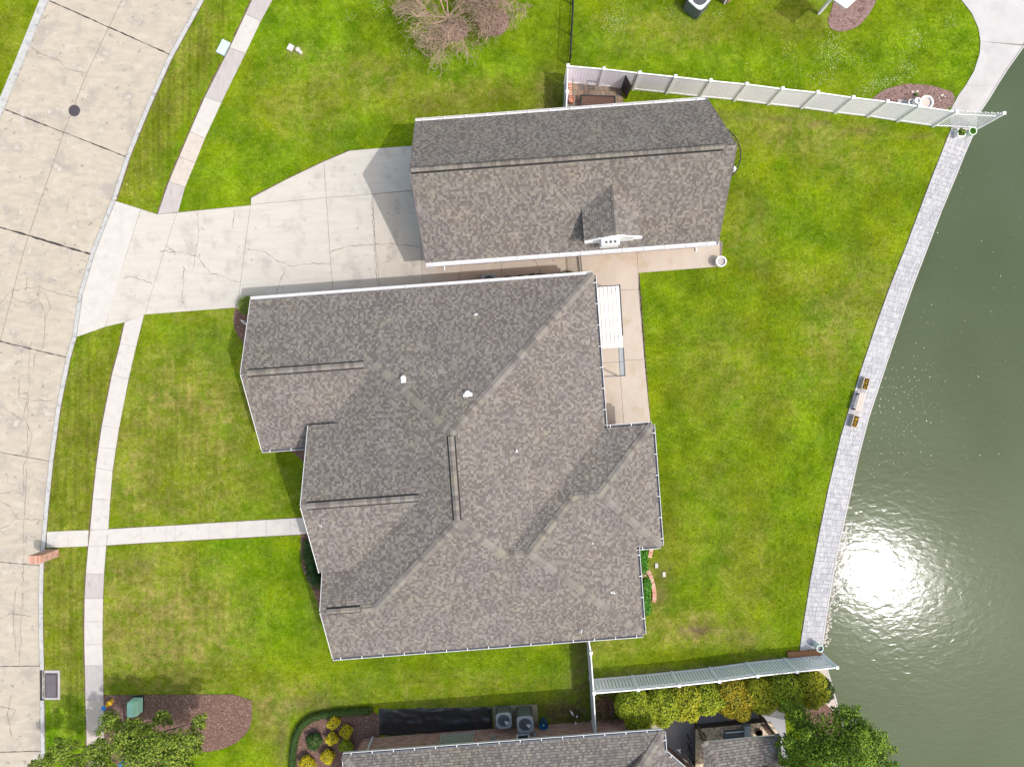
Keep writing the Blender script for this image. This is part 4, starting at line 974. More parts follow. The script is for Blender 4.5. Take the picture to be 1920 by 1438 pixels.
def window(parent, c, along, out, w_, h_, nx=2, fm=None):
    fm = fm or M['white']; c = Vector(c); z = Vector((0, 0, 1))
    g = MB(); g.beam(c - along * w_ / 2 + out * .0, c + along * w_ / 2, .03, h_); wn_ = g.build('window', M['glass'], parent)
    g = MB()
    for s_ in (-1, 1):
        g.beam(c + along * s_ * w_ / 2 - z * h_ / 2 + out * .03, c + along * s_ * w_ / 2 + z * h_ / 2 + out * .03, .08, .08)
        g.beam(c - along * (w_ / 2 + .04) + z * s_ * h_ / 2 + out * .035, c + along * (w_ / 2 + .04) + z * s_ * h_ / 2 + out * .035, .085, .08)
    for k in range(1, nx): g.beam(c + along * (w_ * (k / nx - .5)) - z * h_ / 2 + out * .025, c + along * (w_ * (k / nx - .5)) + z * h_ / 2 + out * .025, .04, .04)
    g.build('frame', fm, wn_); return wn_
for v_ in (-120, -20, 380): window(h, UV(-453.5 if v_ < 100 else -350, v_, 1.5) - UE * .12, UVY, -UE, 1.2, 1.4)
g = MB(); g.beam(UV(-352, 185, 1.05) - UE * .12, UV(-352, 205, 1.05) - UE * .12, .08, 2.1); dr = g.build('front_door', M['brownwood'], h)

# vents on the main roof
def on_roof(px, py, pl_, dz=0):
    """3-D point where the photo ray through px,py meets a roof plane of the house frame"""
    k = U
    # ray: world = (x*(H-z)/F...), solve z
    x = px - 960; yi = py - 719; u1 = CA * x - SA * yi; v1 = SA * x + CA * yi      # image-frame
    # plan u = u1*(H-z)/(H-EZ)
    a = (pl_[1] * u1 + pl_[2] * v1) / (H - EZ)
    z = (pl_[0] + a * H) / (1 + a); return P(px, py, z + dz)
def roof_vent(px, py, pl_, r, hgt, flash, label):
    p = on_roof(px, py, pl_); t = root('roof_vent', label, 'roof vent', p, 'white vent pipes on the main roof')
    nm = nrm_of(pl_); up = (Vector((0, 0, 1)) - nm * nm.z).normalized(); ex = up.cross(nm)
    mb = MB(); mb.box(p + up * flash[1] * .5 + nm * .025, (flash[0], flash[1] * 1.3, .012), M=Matrix((ex, up, nm)).transposed()); mb.build('flashing', M['white'], t)
    mb = MB(); mb.lathe(p - Vector((0, 0, .05)), [(r * .8, 0), (r * .8, hgt + .03)], 14, closed_top=True); mb.build('pipe', M['white'], t)
    mb = MB(); mb.lathe(p + Vector((0, 0, hgt)), [(r, -.03), (r * 1.05, 0), (r * .8, .03), (r * .3, .05)], 14, closed_top=True); mb.build('cap', M['white'], t)
roof_vent(757, 709, pN, .115, .20, (.22, .22), 'white round capped vent with a short square flashing above the left valley hip')
roof_vent(877, 738, pN, .135, .22, (.42, .14), 'largest white round vent with a wide T shaped flashing above the top of the ridge')
roof_vent(892, 590, pN, .045, .20, (.16, .05), 'small white pipe vent highest up on the north slope of the main roof')
roof_vent(969, 845, pE, .045, .22, (.14, .06), 'small white pipe vent right of the short central ridge')
roof_vent(1111, 1017, pE2, .04, .18, (.10, .05), 'small white pipe vent below the hip of the east wing')
roof_vent(1150, 1109, pE2, .05, .2, (.10, .14), 'small white pipe vent beside the lower right hip')
roof_vent(1089, 1182, pS, .04, .2, (.14, .05), 'small white pipe vent near the bottom eave of the roof')
p = on_roof(601, 986, pES, .03); mb = MB(); mb.tube([p + Vector((-.06, .05, 0)), p + Vector((.03, .02, 0)), p + Vector((.06, -.06, 0))], .014, 6)
tag(mb.build('white_scrap', M['white']), 'tiny curved white scrap lying on the lower slope of the entry gable', 'scrap')

# ---- garage
GE = 3.0; gs = .0262
gN = (GE + gs * 502.5, 0, gs); gS_ = (GE - gs * 238, 0, -gs); g0, g1 = -144, 406
ga = root('garage', 'long detached garage with steep gable shingle roof and a small dormer north of the house', 'garage', UV(130, -370, 0))
rv = (gS_[0] - gN[0]) / (gN[2] - gS_[2]); rz = at(gN, 0, rv)[2]
gf = [[UV(*at(gN, g0, -502.5)), UV(*at(gN, g1, -502.5)), UV(g1, rv, rz), UV(g0, rv, rz)], [UV(*at(gS_, g0, -238)), UV(*at(gS_, g1, -238)), UV(g1, rv, rz), UV(g0, rv, rz)]]
DZ = 4.66; DR = 5.45; du0, du1, duc = 148, 250, 200
dsl = (DR - DZ) / (duc - du0); pDW = (DZ - dsl * du0, dsl, 0); pDE = (DR + dsl * duc * 1.0, -dsl, 0)
DZe = pDE[0] + pDE[1] * du1
vb_of = lambda z: (gS_[0] - z) / gs
dW = [UV(duc, -243, DR), UV(duc, vb_of(DR), DR), UV(du0, vb_of(DZ), DZ), UV(du0, -243, DZ)]
dE = [UV(duc, -243, DR), UV(duc, vb_of(DR), DR), UV(du1, vb_of(DZe), DZe), UV(du1, -243, DZe)]
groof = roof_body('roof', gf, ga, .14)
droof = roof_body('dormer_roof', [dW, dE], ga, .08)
dw0, dw1 = du0 + 6, du1 - 6
def not_in_dormer(p):
    xi = p.x / U; yi = -p.y / U; u_ = CA * xi - SA * yi; v_ = SA * xi + CA * yi
    return not (dw0 < u_ < dw1 and v_ > -300 and v_ < -247)
shingle_roof(gf, groof, not_in_dormer)
shingle_roof([dW, dE], droof, singles=60)
nG = nrm_of(gN); nGs = nrm_of(gS_)
caps(UV(g0 + 1, rv, rz), UV(g1 - 22, rv, rz), nG, nGs, groof, vent=True, half=.15)
caps(UV(duc, -244, DR), UV(duc, vb_of(DR) + 2, DR), nrm_of(pDW), nrm_of(pDE), droof, half=.14)
gutter(ga, UV(g0, -502.5, GE), UV(g1, -502.5, GE), -US, w=.15, dirt=False)
gutter(ga, UV(g0, -238, GE), UV(g1, -238, GE), US, w=.2, dirt=False)
M['rake'] = mat('rake_trim', (0.16, 0.14, 0.14), .8, .1, 4)
for u_, s_ in ((g0, -1), (g1, 1)):
    for v_ in (-502.5, -238): rk = MB(); rk.beam(UV(u_, v_, GE - .08) + UE * .012 * s_, UV(u_, rv, rz - .08) + UE * .012 * s_, .03, .14); rk.build('rake_board', M['rake'], ga)
gfoot = [hw(g0 + 6, -502.5 + 20), hw(g1 - 6, -502.5 + 20), hw(g1 - 6, -238 - 14), hw(g0 + 6, -238 - 14)]
walls(ga, gfoot, 2.9, brickwall)
gw = MB()
for u_ in (g0 + 6, g1 - 6):
    a = UV(u_, -482, 2.9); b_ = UV(u_, -252, 2.9); c = UV(u_, rv, rz - .35); th_ = UVX * .1
    gw.add([a - th_, b_ - th_, c - th_, a + th_, b_ + th_, c + th_], [(0, 1, 2), (5, 4, 3), (0, 3, 4, 1), (1, 4, 5, 2), (2, 5, 3, 0)])
gw.build('gable_wall', brickwall, ga)
for v_ in (-430, -320):
    g = MB(); g.beam(UV(g0 + 6, v_ - 45, 1.1) - UE * .11, UV(g0 + 6, v_ + 45, 1.1) - UE * .11, .06, 2.2)
    for k in range(4): g.beam(UV(g0 + 6, v_ - 44, .3 + k * .53) - UE * .15, UV(g0 + 6, v_ + 44, .3 + k * .53) - UE * .15, .02, .42)
    g.build('garage_door', M['white'], ga)
# dormer walls and window
g = MB()
zf = lambda v_: gS_[0] + gS_[2] * v_
a = UV(dw0, -248, zf(-248) - .05); b_ = UV(dw1, -248, zf(-248) - .05); c = UV(dw1, -248, DZe + .02); d = UV(duc, -248, DR - .1); e = UV(dw0, -248, DZ + .0)
th_ = US * -.1
g.add([a, b_, c, d, e, a + th_, b_ + th_, c + th_, d + th_, e + th_], [(0, 1, 2, 3, 4), (9, 8, 7, 6, 5), (0, 5, 6, 1), (1, 6, 7, 2), (2, 7, 8, 3), (3, 8, 9, 4), (4, 9, 5, 0)])
for u_ in (dw0, dw1): g.add([UV(u_, -248, zf(-248)), UV(u_, -248, DZ - .04), UV(u_, vb_of(DZ), DZ - .04)], [(0, 1, 2), (2, 1, 0)])
g.build('dormer_wall', M['white'], ga)
g = MB()      # raking trim and returns of the dormer gable
g.beam(UV(du0, -243, DZ - .06), UV(duc, -243, DR - .06), .05, .12); g.beam(UV(duc, -243, DR - .06), UV(du1, -243, DZe - .06), .05, .12)
g.beam(UV(du0, -242, DZ - .1), UV(du0 + 14, -242, DZ - .1), .07, .1); g.beam(UV(du1 - 14, -242, DZe - .1), UV(du1, -242, DZe - .1), .07, .1)
g.build('dormer_trim', M['white'], ga)
c = UV(duc - 4, -243.5, 3.98); g = MB(); g.box(c, (.86, .42, .74), rz=math.atan2(UE.y, UE.x)); wb = g.build('dormer_window', M['white'], ga)
for k in range(3):
    g = MB(); g.box(c + UE * (k - 1) * .21 + US * .0 + Vector((0, 0, .375)) + US * .08, (.14, .13, .012), rz=math.atan2(UE.y, UE.x)); g.build('pane', M['dgrey'], wb)
# downspout and light on the garage front
g = MB(); g.tube([UV(-120, -236, 2.9), UV(-120, -249, 2.5), UV(-120, -249, .15), UV(-120, -240, .08)], .04, 8); g.build('downspout', M['white'], ga)
g = MB(); g.tube([UV(395, -238, 2.9), UV(395, -249, 2.5), UV(395, -249, .15), UV(395, -240, .08)], .04, 8); g.build('downspout', M['white'], ga)
g = MB(); g.box(UV(30, -249, 1.6), (.5, .16, .5), rz=math.atan2(UE.y, UE.x)); g.build('wall_box', M['palewood'], ga)

# ---- neighbour's house at the bottom
NEv = 673
nbh = root('house', 'brick neighbour house cut by the bottom edge with white gutter along its shingle roof', 'house', UV(0, 780, 0))
nN = (EZ - .0132 * NEv, 0, .0132); nE1 = (EZ + .0132 * 233, -.0132, 0); q2 = .0132 / math.sqrt(2); nD = (EZ + q2 * (-711 + 233), -q2, q2); nW_ = (EZ + .0132 * 368, .0132, 0)
nf = [[UV(*at(nN, -368, NEv)), UV(*at(nN, 233, NEv)), UV(*at(nN, 33, NEv + 200)), UV(*at(nN, -168, NEv + 200))],
      [UV(*at(nE1, 233, NEv)), UV(*at(nE1, 233, 711)), UV(*at(nE1, 73, 777)), UV(*at(nE1, 73, NEv + 160))],
      [UV(*at(nD, 233, 711)), UV(*at(nD, 340, 818)), UV(*at(nD, 200, 900)), UV(*at(nD, 73, 777))],
      [UV(*at(nW_, -368, NEv)), UV(*at(nW_, -168, NEv + 200)), UV(*at(nW_, -368, NEv + 400))]]
lowS = (EZ + .0132 * (NEv + 400), 0, -.0132)
nf.append([UV(*at(lowS, -168, NEv + 200)), UV(*at(lowS, 33, NEv + 200)), UV(*at(lowS, 233, NEv + 400)), UV(*at(lowS, -368, NEv + 400))])
nroof = roof_body('roof', nf, nbh)
lim = lambda p: p.y > P(0, 1438, 4.5).y - 6
shingle_roof(nf[:4], nroof, lim)
caps(UV(*at(nN, 233, NEv)), UV(*at(nN, 153, NEv + 80)), nrm_of(nN), nrm_of(nE1), nroof)
caps(UV(*at(nN, -368, NEv)), UV(*at(nN, -288, NEv + 80)), nrm_of(nN), nrm_of(nW_), nroof)
gutter(nbh, UV(-368, NEv, EZ), UV(233, NEv, EZ), -US, w=.13)
gutter(nbh, UV(233, NEv, EZ), UV(233, 711, EZ), UE, w=.13)
gutter(nbh, UV(233, 711, EZ), UV(340, 818, EZ), (UE - US).normalized(), w=.13)
gutter(nbh, UV(-368, NEv, EZ), UV(-368, NEv + 60, EZ), -UE, w=.05)
WV = 700.5
mb = MB(); mb.beam(UV(-355, WV, 1.42) + US * .12, UV(221, WV, 1.42) + US * .12, .18, 2.84); wl_ = mb.build('wall', M['mortar'], nbh)
# single bricks standing proud of the mortar
ex = UE; bl, bh_ = .23, .076; bricks = MB(); L = (UV(221, WV, 0) - UV(-355, WV, 0)).length; r = 0; z = .04
while z < 2.8:
    s = -.12 if r % 2 else 0.0
    while s < L - .02:
        a_ = max(s, 0); e_ = min(s + bl - .012, L)
        if e_ - a_ > .03:
            a = UV(-355, WV, z) + UE * a_; b_ = UV(-355, WV, z) + UE * e_
            bricks.beam(a + US * .02 + US * random.uniform(-.003, .003), b_ + US * .02, .05, bh_ - .012, mi=random.choice([0, 1, 2, 2, 3]))
        s += bl
    z += bh_; r += 1
bricks.build('bricks', M['brick'], wl_, kind='stuff')
mb = MB(); mb.beam(UV(-356, WV, 1.42), UV(-356, WV + 300, 1.42), .2, 2.84); mb.build('wall', brickwall, nbh)
mb = MB(); mb.beam(UV(221, WV, 1.42), UV(221, WV + 10, 1.42), .2, 2.84); mb.build('wall', brickwall, nbh)
for q0_, q1_ in (((221, WV + 10), (221, WV + 340)), ((221, WV + 340), (-356, WV + 340)), ((-356, WV + 300), (-356, WV + 340)), ((230, 735), (310, 815)), ((310, 815), (221, 900))): mb = MB(); mb.beam(UV(*q0_, 1.42), UV(*q1_, 1.42), .2, 2.84); mb.build('wall', brickwall, nbh)
pw = on = UV(0, WV, 0)
def wall_pt(px, z): # point on the N wall seen at photo column px at height z
    x = (px - 960) * (H - z) / F; base = UV(0, WV, 0); t = (x - base.x) / UE.x; return Vector((x, base.y + UE.y * t, z))
wnd = window(nbh, wall_pt(856, 1.0) - US * .02, UE, -US, 1.72, 1.15, 1, mat('sage_trim', (0.42, 0.44, 0.38), .6, .05, 3))
sl_ = MB()
for k in range(7): sl_.beam(wall_pt(856, .52 + k * .16) - US * .06 - UE * .82, wall_pt(856, .52 + k * .16) - US * .06 + UE * .82, .05, .07)
sl_.build('shutter_slats', mat('sage_slats', (0.40, 0.41, 0.33), .6, .05, 3), wnd)
window(nbh, wall_pt(981, 1.25) - US * .02, UE, -US, .6, .6, 1)
g = MB(); a = wall_pt(699, 0); g.tube([a - US * .05 + Vector((0, 0, .05)), a - US * .05 + Vector((0, 0, 2.4)), a - US * .6 + Vector((0, 0, 2.85))], .05, 8); g.build('downspout', M['white'], nbh)
for px in (925, 1002):
    g = MB(); g.box(wall_pt(px, 1.0) - US * .06, (.16, .1, .24), rz=math.atan2(UE.y, UE.x)); g.build('meter_box', M['grey'], nbh)

# ------------------------------------------------------------------ vegetation helpers
def leaf_cloud(name, blobs, dens, size, m, parent=None, kind=None, core=.72, flat=.35):
    """blobs: (centre Vector, (rx,ry,rz)); leaves sit in each blob's outer shell"""
    out = []
    for c, r in blobs:
        c = np.array(c); r = np.array(r); n_ = int(dens * (r[0] * r[1] + r[0] * r[2]) * 6)
        d = rng.normal(size=(n_, 3)); d /= np.linalg.norm(d, axis=1)[:, None]
        rad = rng.uniform(core, 1.04, n_) ** .6; pos = c + d * r * rad[:, None]
        nm = d + rng.normal(size=(n_, 3)) * .55; nm[:, 2] += flat; nm /= np.linalg.norm(nm, axis=1)[:, None]
        t = np.cross(nm, rng.normal(size=(n_, 3))); t /= np.linalg.norm(t, axis=1)[:, None]; b_ = np.cross(nm, t)
        s = size * rng.uniform(.55, 1.3, n_)[:, None]
        k = pos[:, 2] > .02; pos, t, b_, s = pos[k], t[k], b_[k], s[k]
        out.append(np.stack([pos - t * s, pos + b_ * s * .55, pos + t * s, pos - b_ * s * .55], 1).reshape(-1, 3))
    return link(name, np_mesh(name, np.concatenate(out), 4, m), parent, kind)
def ball(mb, c, r, sub=2, jit=.0, mi=0):
    bm = bmesh.new(); bmesh.ops.create_icosphere(bm, subdivisions=sub, radius=1)
    vs = [Vector((v.co.x * r[0], v.co.y * r[1], v.co.z * r[2])) * (1 + random.uniform(-jit, jit)) + Vector(c) for v in bm.verts]
    fs = [tuple(v.index for v in f.verts) for f in bm.faces]; bm.free(); mb.add(vs, fs, mi)
def shrub(name, label, px, py, rpx, hgt, m, group=None, cat='shrub', dens=190, size=.045, trunk=True, sq=1.0, lump=5):
    k = (H - hgt * .7) / F; c = P(px, py, hgt * .55); r = rpx * k
    t = root(name, label, cat, (c.x, c.y, 0.0), group)
    bl_ = [(c, (r * .82, r * .82 * sq, hgt * .45))]
    for i in range(lump):
        a = 6.283 * i / lump + random.uniform(-.4, .4); bl_.append((c + Vector((math.cos(a) * r * .55, math.sin(a) * r * .55 * sq, random.uniform(-.1, .12) * hgt)), (r * .5, r * .5, hgt * .36)))
    leaf_cloud('foliage', bl_, dens, size, m, t)
    mb = MB()
    for q, rr in bl_: ball(mb, q, tuple(x * .8 for x in rr), 2, .05)
    mb.build('inner_twigs', M['leaf_hedge'], t)
    mb = MB(); mb.tube([(c.x, c.y, 0), (c.x + .02, c.y, hgt * .5)], [.04, .02], 6); mb.build('stem', M['bark'], t)
    return t
def tree(label, base, clusters, m, group, dens=120, size=.06, rtrunk=.13, fork=1.4):
    b0 = Vector(base); t = root('tree', label, 'tree', b0, group); clusters = clusters + [(c + Vector((random.gauss(0, 1), random.gauss(0, 1), random.gauss(0, .7))).normalized() * r[0] * random.uniform(.85, 1.25), (r[0] * .38,) * 2 + (r[0] * .3,)) for c, r in clusters for _ in range(4)]; ncl = len(clusters) // 5
    top = b0 + Vector((0, 0, fork)); mb = MB(); mb.tube([b0, b0 + Vector((.03, .02, fork * .5)), top], [rtrunk * 1.2, rtrunk, rtrunk * .85], 9); mb.build('trunk', M['bark'], t, smooth=True)
    for c, r in clusters[:ncl]:
        mb = MB(); mid = top.lerp(c, .5) + Vector((random.uniform(-.15, .15), random.uniform(-.15, .15), -.1 * (c - top).length))
        mb.tube([top, mid, c], [rtrunk * .55, rtrunk * .32, rtrunk * .12], 6)
        for i in range(5):
            d = Vector((random.gauss(0, 1), random.gauss(0, 1), random.gauss(0, .6))).normalized() * r[0] * 1.05
            mb.tube([c.lerp(mid, .25), c + d * .5, c + d], [rtrunk * .12, .012, .005], 4)
        mb.build('limb', M['bark'], t)
    leaf_cloud('crown', clusters, dens, size, m, t, core=.15, flat=.6)
    return t
def cl(px, py, h_, r, f=.8): return (P(px, py, h_), (r, r, r * f))
tree('spreading green shade tree growing from the mulch bed at the bottom left corner', P(262, 1372), [
    cl(205, 1352, 2.6, .55), cl(232, 1392, 3.2, .8), cl(180, 1415, 3.0, .7), cl(120, 1405, 2.9, .55), cl(85, 1430, 2.7, .5), cl(290, 1400, 3.6, .9), cl(335, 1395, 3.3, .75), cl(305, 1345, 2.5, .42), cl(372, 1352, 2.6, .36), cl(260, 1430, 3.8, .9), cl(330, 1432, 3.4, .8), cl(190, 1450, 3.3, .8), cl(140, 1440, 3.0, .6), cl(62, 1436, 2.5, .3), cl(365, 1385, 2.9, .45), cl(255, 1365, 3.0, .5)],
     M['leaf_a'], 'shade trees', dens=260, size=.06)
tree('dense glossy green tree standing at the lake edge in the bottom right corner', P(1540, 1372), [
    cl(1500, 1350, 3.2, .75), cl(1520, 1395, 3.8, 1.0), cl(1490, 1420, 3.5, .8), cl(1560, 1380, 4.2, 1.1), cl(1600, 1365, 4.0, .7), cl(1603, 1335, 4.0, .35), cl(1630, 1385, 4.4, .75), cl(1655, 1400, 4.2, .5), cl(1590, 1420, 5.0, 1.2), cl(1650, 1430, 4.6, .6), cl(1550, 1430, 4.8, 1.0), cl(1615, 1400, 4.8, .9), cl(1575, 1340, 3.6, .4), cl(1500, 1448, 4.0, .9), cl(1475, 1390, 3, .4)],
     M['leaf_b'], 'shade trees', dens=170, size=.06, rtrunk=.16, fork=1.8)
# bare trees
def bare_tree(label, base, hgt, seed):
    R_ = random.Random(seed); b0 = Vector(base); t = root('bare_tree', label, 'tree', b0, 'leafless trees on the north lawn')
    tr = MB(); br = MB(); segs = []
    top = b0 + Vector((.05, .05, .7)); tr.tube([b0, b0 + Vector((.02, 0, .35)), top], [.13, .11, .10], 8); tr.build('trunk', M['barebark'], t)
    def grow(p, d, L, r, lev):
        pts = [p]; q = p; n_ = 3
        for i in range(n_):
            d = (d + Vector((R_.gauss(0, .16), R_.gauss(0, .16), R_.gauss(0, .10)))).normalized(); q = q + d * L / n_; pts.append(q)
        br.tube(pts, [r * (1 - .45 * i / n_) for i in range(n_ + 1)], 5 if lev < 2 else 3, cap=False)
        if lev >= 5: return
        kids = 4 if lev < 3 else (3 if lev < 4 else 2)
        for k in range(kids):
            a = R_.uniform(0, 6.283); perp = d.orthogonal().normalized(); perp = (Matrix.Rotation(a, 3, d) @ perp)
            nd = (d * R_.uniform(.7, 1.1) + perp * R_.uniform(.5, .95) + Vector((0, 0, .06))).normalized()
            grow(pts[-1] if k < 2 else pts[2], nd, L * R_.uniform(.62, .86), max(.0085, r * .60), lev + 1)
    for k in range(8):
        a = 6.283 * k / 8 + R_.uniform(-.3, .3); grow(top, Vector((math.cos(a) * .95, math.sin(a) * .95, R_.uniform(.45, .9))).normalized(), hgt * .30, .055, 0)
    br.build('branches', M['barebark'], t)
bare_tree('leafless bushy tree at the top edge with tangled pale branches above the left mulch ring', P(842, 50), 3.8, 4)
bare_tree('leafless bushy tree at the top edge growing from the right hand round mulch ring', P(932, 6), 3.0, 9)

# hedge shrubs south of the slatted fence
for i, (px, py, r, hh, mt, lb) in enumerate([
    (1192, 1322, 34, 2.1, 'leaf_g', 'leftmost green shrub of the tall hedge, next to the dry brown plant'),
    (1238, 1318, 30, 2.0, 'leaf_g', 'second green shrub from the left in the tall hedge below the slatted fence'),
    (1284, 1311, 30, 2.0, 'leaf_y', 'third yellowish green shrub in the tall hedge below the slatted fence'),
    (1328, 1304, 26, 2.0, 'leaf_g', 'green hedge shrub just left of the orange tinted one'),
    (1374, 1303, 34, 2.1, 'leaf_o', 'orange tinted shrub in the middle of the tall hedge'),
    (1424, 1297, 29, 2.1, 'leaf_y', 'yellow green hedge shrub just right of the orange tinted one'),
    (1470, 1291, 31, 2.2, 'leaf_g', 'bright green hedge shrub second from the lake end'),
    (1516, 1285, 31, 2.2, 'leaf_y', 'yellow green hedge shrub nearest the lake, last full one of the row'),
    (1540, 1284, 17, 1.9, 'leaf_hedge', 'small dark olive shrub at the lake end of the tall hedge')]):
    shrub('hedge_shrub', lb, px, py + 4, r * 1.14, hh, M[mt], 'tall hedge below the slatted fence', dens=330, size=.055, lump=9)
t = root('dry_plant', 'dry brown spiky plant in the corner beside the white fence and the hedge', 'plant', P(1136, 1322))
blades = MB()
for i in range(150):
    a = random.uniform(0, 6.28); L = random.uniform(.3, .75); c = P(1136 + random.uniform(-12, 12), 1322 + random.uniform(-16, 16), .1)
    e = c + Vector((math.cos(a) * L, math.sin(a) * L, random.uniform(.1, .7))); blades.beam(c, e, .025, .004)
blades.build('leaves', M['leaf_brown'], t)
# rounded boxwood and beds' shrubs
shrub('boxwood', 'round clipped boxwood at the driveway corner of the house roof', 464, 573, 24, 1.3, M['leaf_box'], dens=420, size=.03, lump=0)
YG = 'golden shrubs in the neighbour bed'
for px, py, r, mt, lb in [(626, 1354, 12.5, 'leaf_gold', 'topmost golden yellow shrub in the curved bed'), (649, 1371, 13, 'leaf_gold', 'golden yellow shrub on the right, just above the lime green one'), (623, 1384, 12.5, 'leaf_gold', 'golden yellow shrub in the left column of the bed, second down'),
                           (649, 1399, 14, 'leaf_lime', 'lime green round shrub at the right of the curved bed'), (614, 1419, 14, 'leaf_gold', 'golden yellow shrub near the bottom edge beside the dark shrub'), (576, 1432, 16, 'leaf_gold', 'golden yellow shrub cut by the bottom edge next to the low hedge')]:
    shrub('golden_shrub', lb, px, py, r, .7, M[mt], YG, dens=800, size=.03, lump=4)
shrub('dark_shrub', 'dark green loose shrub on the mulch left of the golden shrubs', 589, 1390, 17, .7, M['leaf_dark'], dens=160, size=.05)
# low curved hedge
hp = smooth_line([P(*p) for p in [(694, 1329), (655, 1331), (603, 1337), (574, 1348), (558, 1371), (551, 1404), (550, 1450)]], 2)
t = root('low_hedge', 'low dark clipped hedge curving round the bed of golden shrubs', 'hedge', hp[0])
leaf_cloud('foliage', [(p + Vector((0, 0, .22)), (.24, .24, .24)) for p in resample(hp, .22)], 420, .028, M['leaf_hedge'], t)
mb = MB(); mb.tube([p + Vector((0, 0, .2)) for p in hp], .17, 6); mb.build('inner_twigs', M['leaf_dark'], t)
# east side planting
def leafy_strip(name, label, pts, r, hh, m, cat='plants', dens=300, size=.05):
    ps = resample([P(*p) for p in pts], r * .9); t = root(name, label, cat, ps[0])
    leaf_cloud('foliage', [(p + Vector((random.uniform(-.08, .08), random.uniform(-.08, .08), hh * .45)), (r, r, hh * .5)) for p in ps], dens, size, m, t)
    mb = MB(); mb.tube([p + Vector((0, 0, hh * .35)) for p in ps], r * .7, 6); mb.build('stems', M['leaf_dark'], t)
leafy_strip('green_shrubs', 'bright green planting along the east wall above the light flowering clump', [(1200, 1034), (1203, 1062)], .36, .6, M['leaf_vivid'], size=.06)
leafy_strip('green_shrubs', 'bright green planting along the east wall below the light flowering clump', [(1206, 1090), (1210, 1140)], .34, .6, M['leaf_vivid'], size=.06)
shrub('pale_clump', 'small cream and green clump between the two bright green plantings', 1203, 1076, 8, .5, leaf_mat('cream_leaves', [(0.05, 0.07, 0.02), (0.30, 0.28, 0.14), (0.62, 0.56, 0.36)]), dens=300, size=.05)
leafy_strip('monkey_grass', 'dark green grassy border along the north wall between house and garage', [(955, 531), (1000, 527), (1040, 524), (1078, 520)], .30, .5, M['leaf_dark'], dens=420, size=.07)
leafy_strip('front_shrub', 'dark shrubs in the front bed shaded by the entry gable roof', [(582, 1015), (584, 1045), (592, 1075), (600, 1090)], .38, .8, M['leaf_dark'], cat='shrub', dens=200)
# brick edging: every brick an object
def brick_edge(label, pts, wpx=8):
    L = resample([P(*p) for p in pts], .01); t = root('brick_edging', label, 'edging', L[0]); d0 = 0; i = 0; 
    step = 11; me = None
    for k in range(0, len(L) - step, step):
        a = L[k]; b_ = L[k + step - 1]; mb = MB(); mb.beam(a + Vector((0, 0, .05)), b_ + Vector((0, 0, .05)), .21, .10 + random.uniform(-.01, .01)); mb.build('brick', random.choice(M['brick'][:]), t)
brick_edge('curved red brick edging along the lower green planting', [(1214, 1068), (1220, 1080), (1225, 1100), (1227, 1115), (1225, 1130)])
brick_edge('short red brick edging below the corner of the east wing', [(1222, 1022), (1220, 1034), (1217, 1046)])
for px, py, lb in ((1231, 1060, 'pale square stepping slab nearer the house east wall'), (1245, 1076.5, 'pale square stepping slab farther from the house, lower right')):
    c = P(px, py, .03); mb = MB(); mb.box(c, (.16, .26, .06)); tag(mb.build('stepping_slab', M['walk2']), lb, 'slab', 'small slabs on the east lawn')

# ------------------------------------------------------------------ fences
def fence_panel_solid(t, A, B, z0, z1, m):
    d = (B - A); L = d.length; d.normalize()
    pb = MB(); nb_ = max(1, int(L / .152)); wv_ = L / nb_
    for i in range(nb_):
        a = A + d * (i * wv_ + .004); b_ = A + d * ((i + 1) * wv_ - .004); zz = Vector((0, 0, (z0 + z1) / 2)); pb.beam(a + zz, b_ + zz, .022, z1 - z0 - .1)
    o = pb.build('board_panel', m, t, kind='stuff')
    for z in (z0 + .06, z1 - .04):
        r_ = MB(); r_.beam(A + Vector((0, 0, z)), B + Vector((0, 0, z)), .055, .13 if z < 1 else .085); r_.build('rail', M['white'], t)
def post(t, p, hgt, w_=.135, m=None):
    r_ = MB(); r_.box(p + Vector((0, 0, hgt / 2)), (w_, w_, hgt)); o = r_.build('post', m or M['white'], t)
    r_ = MB(); c = p + Vector((0, 0, hgt)); a = w_ * .62
    r_.add([c + Vector((x * a, y * a, z)) for z in (0, .02) for x, y in ((-1, -1), (1, -1), (1, 1), (-1, 1))] + [c + Vector((0, 0, .07))], [(3, 2, 1, 0), (0, 1, 5, 4), (1, 2, 6, 5), (2, 3, 7, 6), (3, 0, 4, 7), (4, 5, 8), (5, 6, 8), (6, 7, 8), (7, 4, 8)])
    r_.build('post_cap', M['white'], o)
def top(px, py, h_): p = P(px, py, h_); return Vector((p.x, p.y, 0))
FH = 1.98
pts = [(1065, 123), (1132.8, 129), (1199.7, 136.5), (1266.7, 143.5), (1333, 151), (1401, 157.5), (1468, 166), (1534, 173), (1600.5, 182.5), (1664.8, 190), (1724.4, 199), (1794.4, 209)]
W_ = [top(*p, FH) for p in pts]; endp = P(1831, 241)
t = root('vinyl_fence', 'long white vinyl privacy fence running from the garage court to the lake', 'fence', W_[0], 'white fences')
for a, b_ in zip(W_[:-1], W_[1:]): fence_panel_solid(t, a, b_, .05, FH - .06, M['fencewhite'])
for p in W_: post(t, p, FH)
endp = Vector((endp.x, endp.y, 0)); post(t, endp, FH + .05)
d = endp - W_[-1]
for z in (.12, FH - .35): r_ = MB(); r_.beam(W_[-1] + Vector((0, 0, z)), endp + Vector((0, 0, z)), .05, .09); r_.build('rail', M['white'], t)
for i in range(1, 15):
    p = W_[-1] + d * i / 15; r_ = MB(); r_.box(p + Vector((0, 0, FH / 2 + .03)), (.085, .022, FH + (.06 if i % 2 else -.02))); r_.build('picket', M['white'], t)
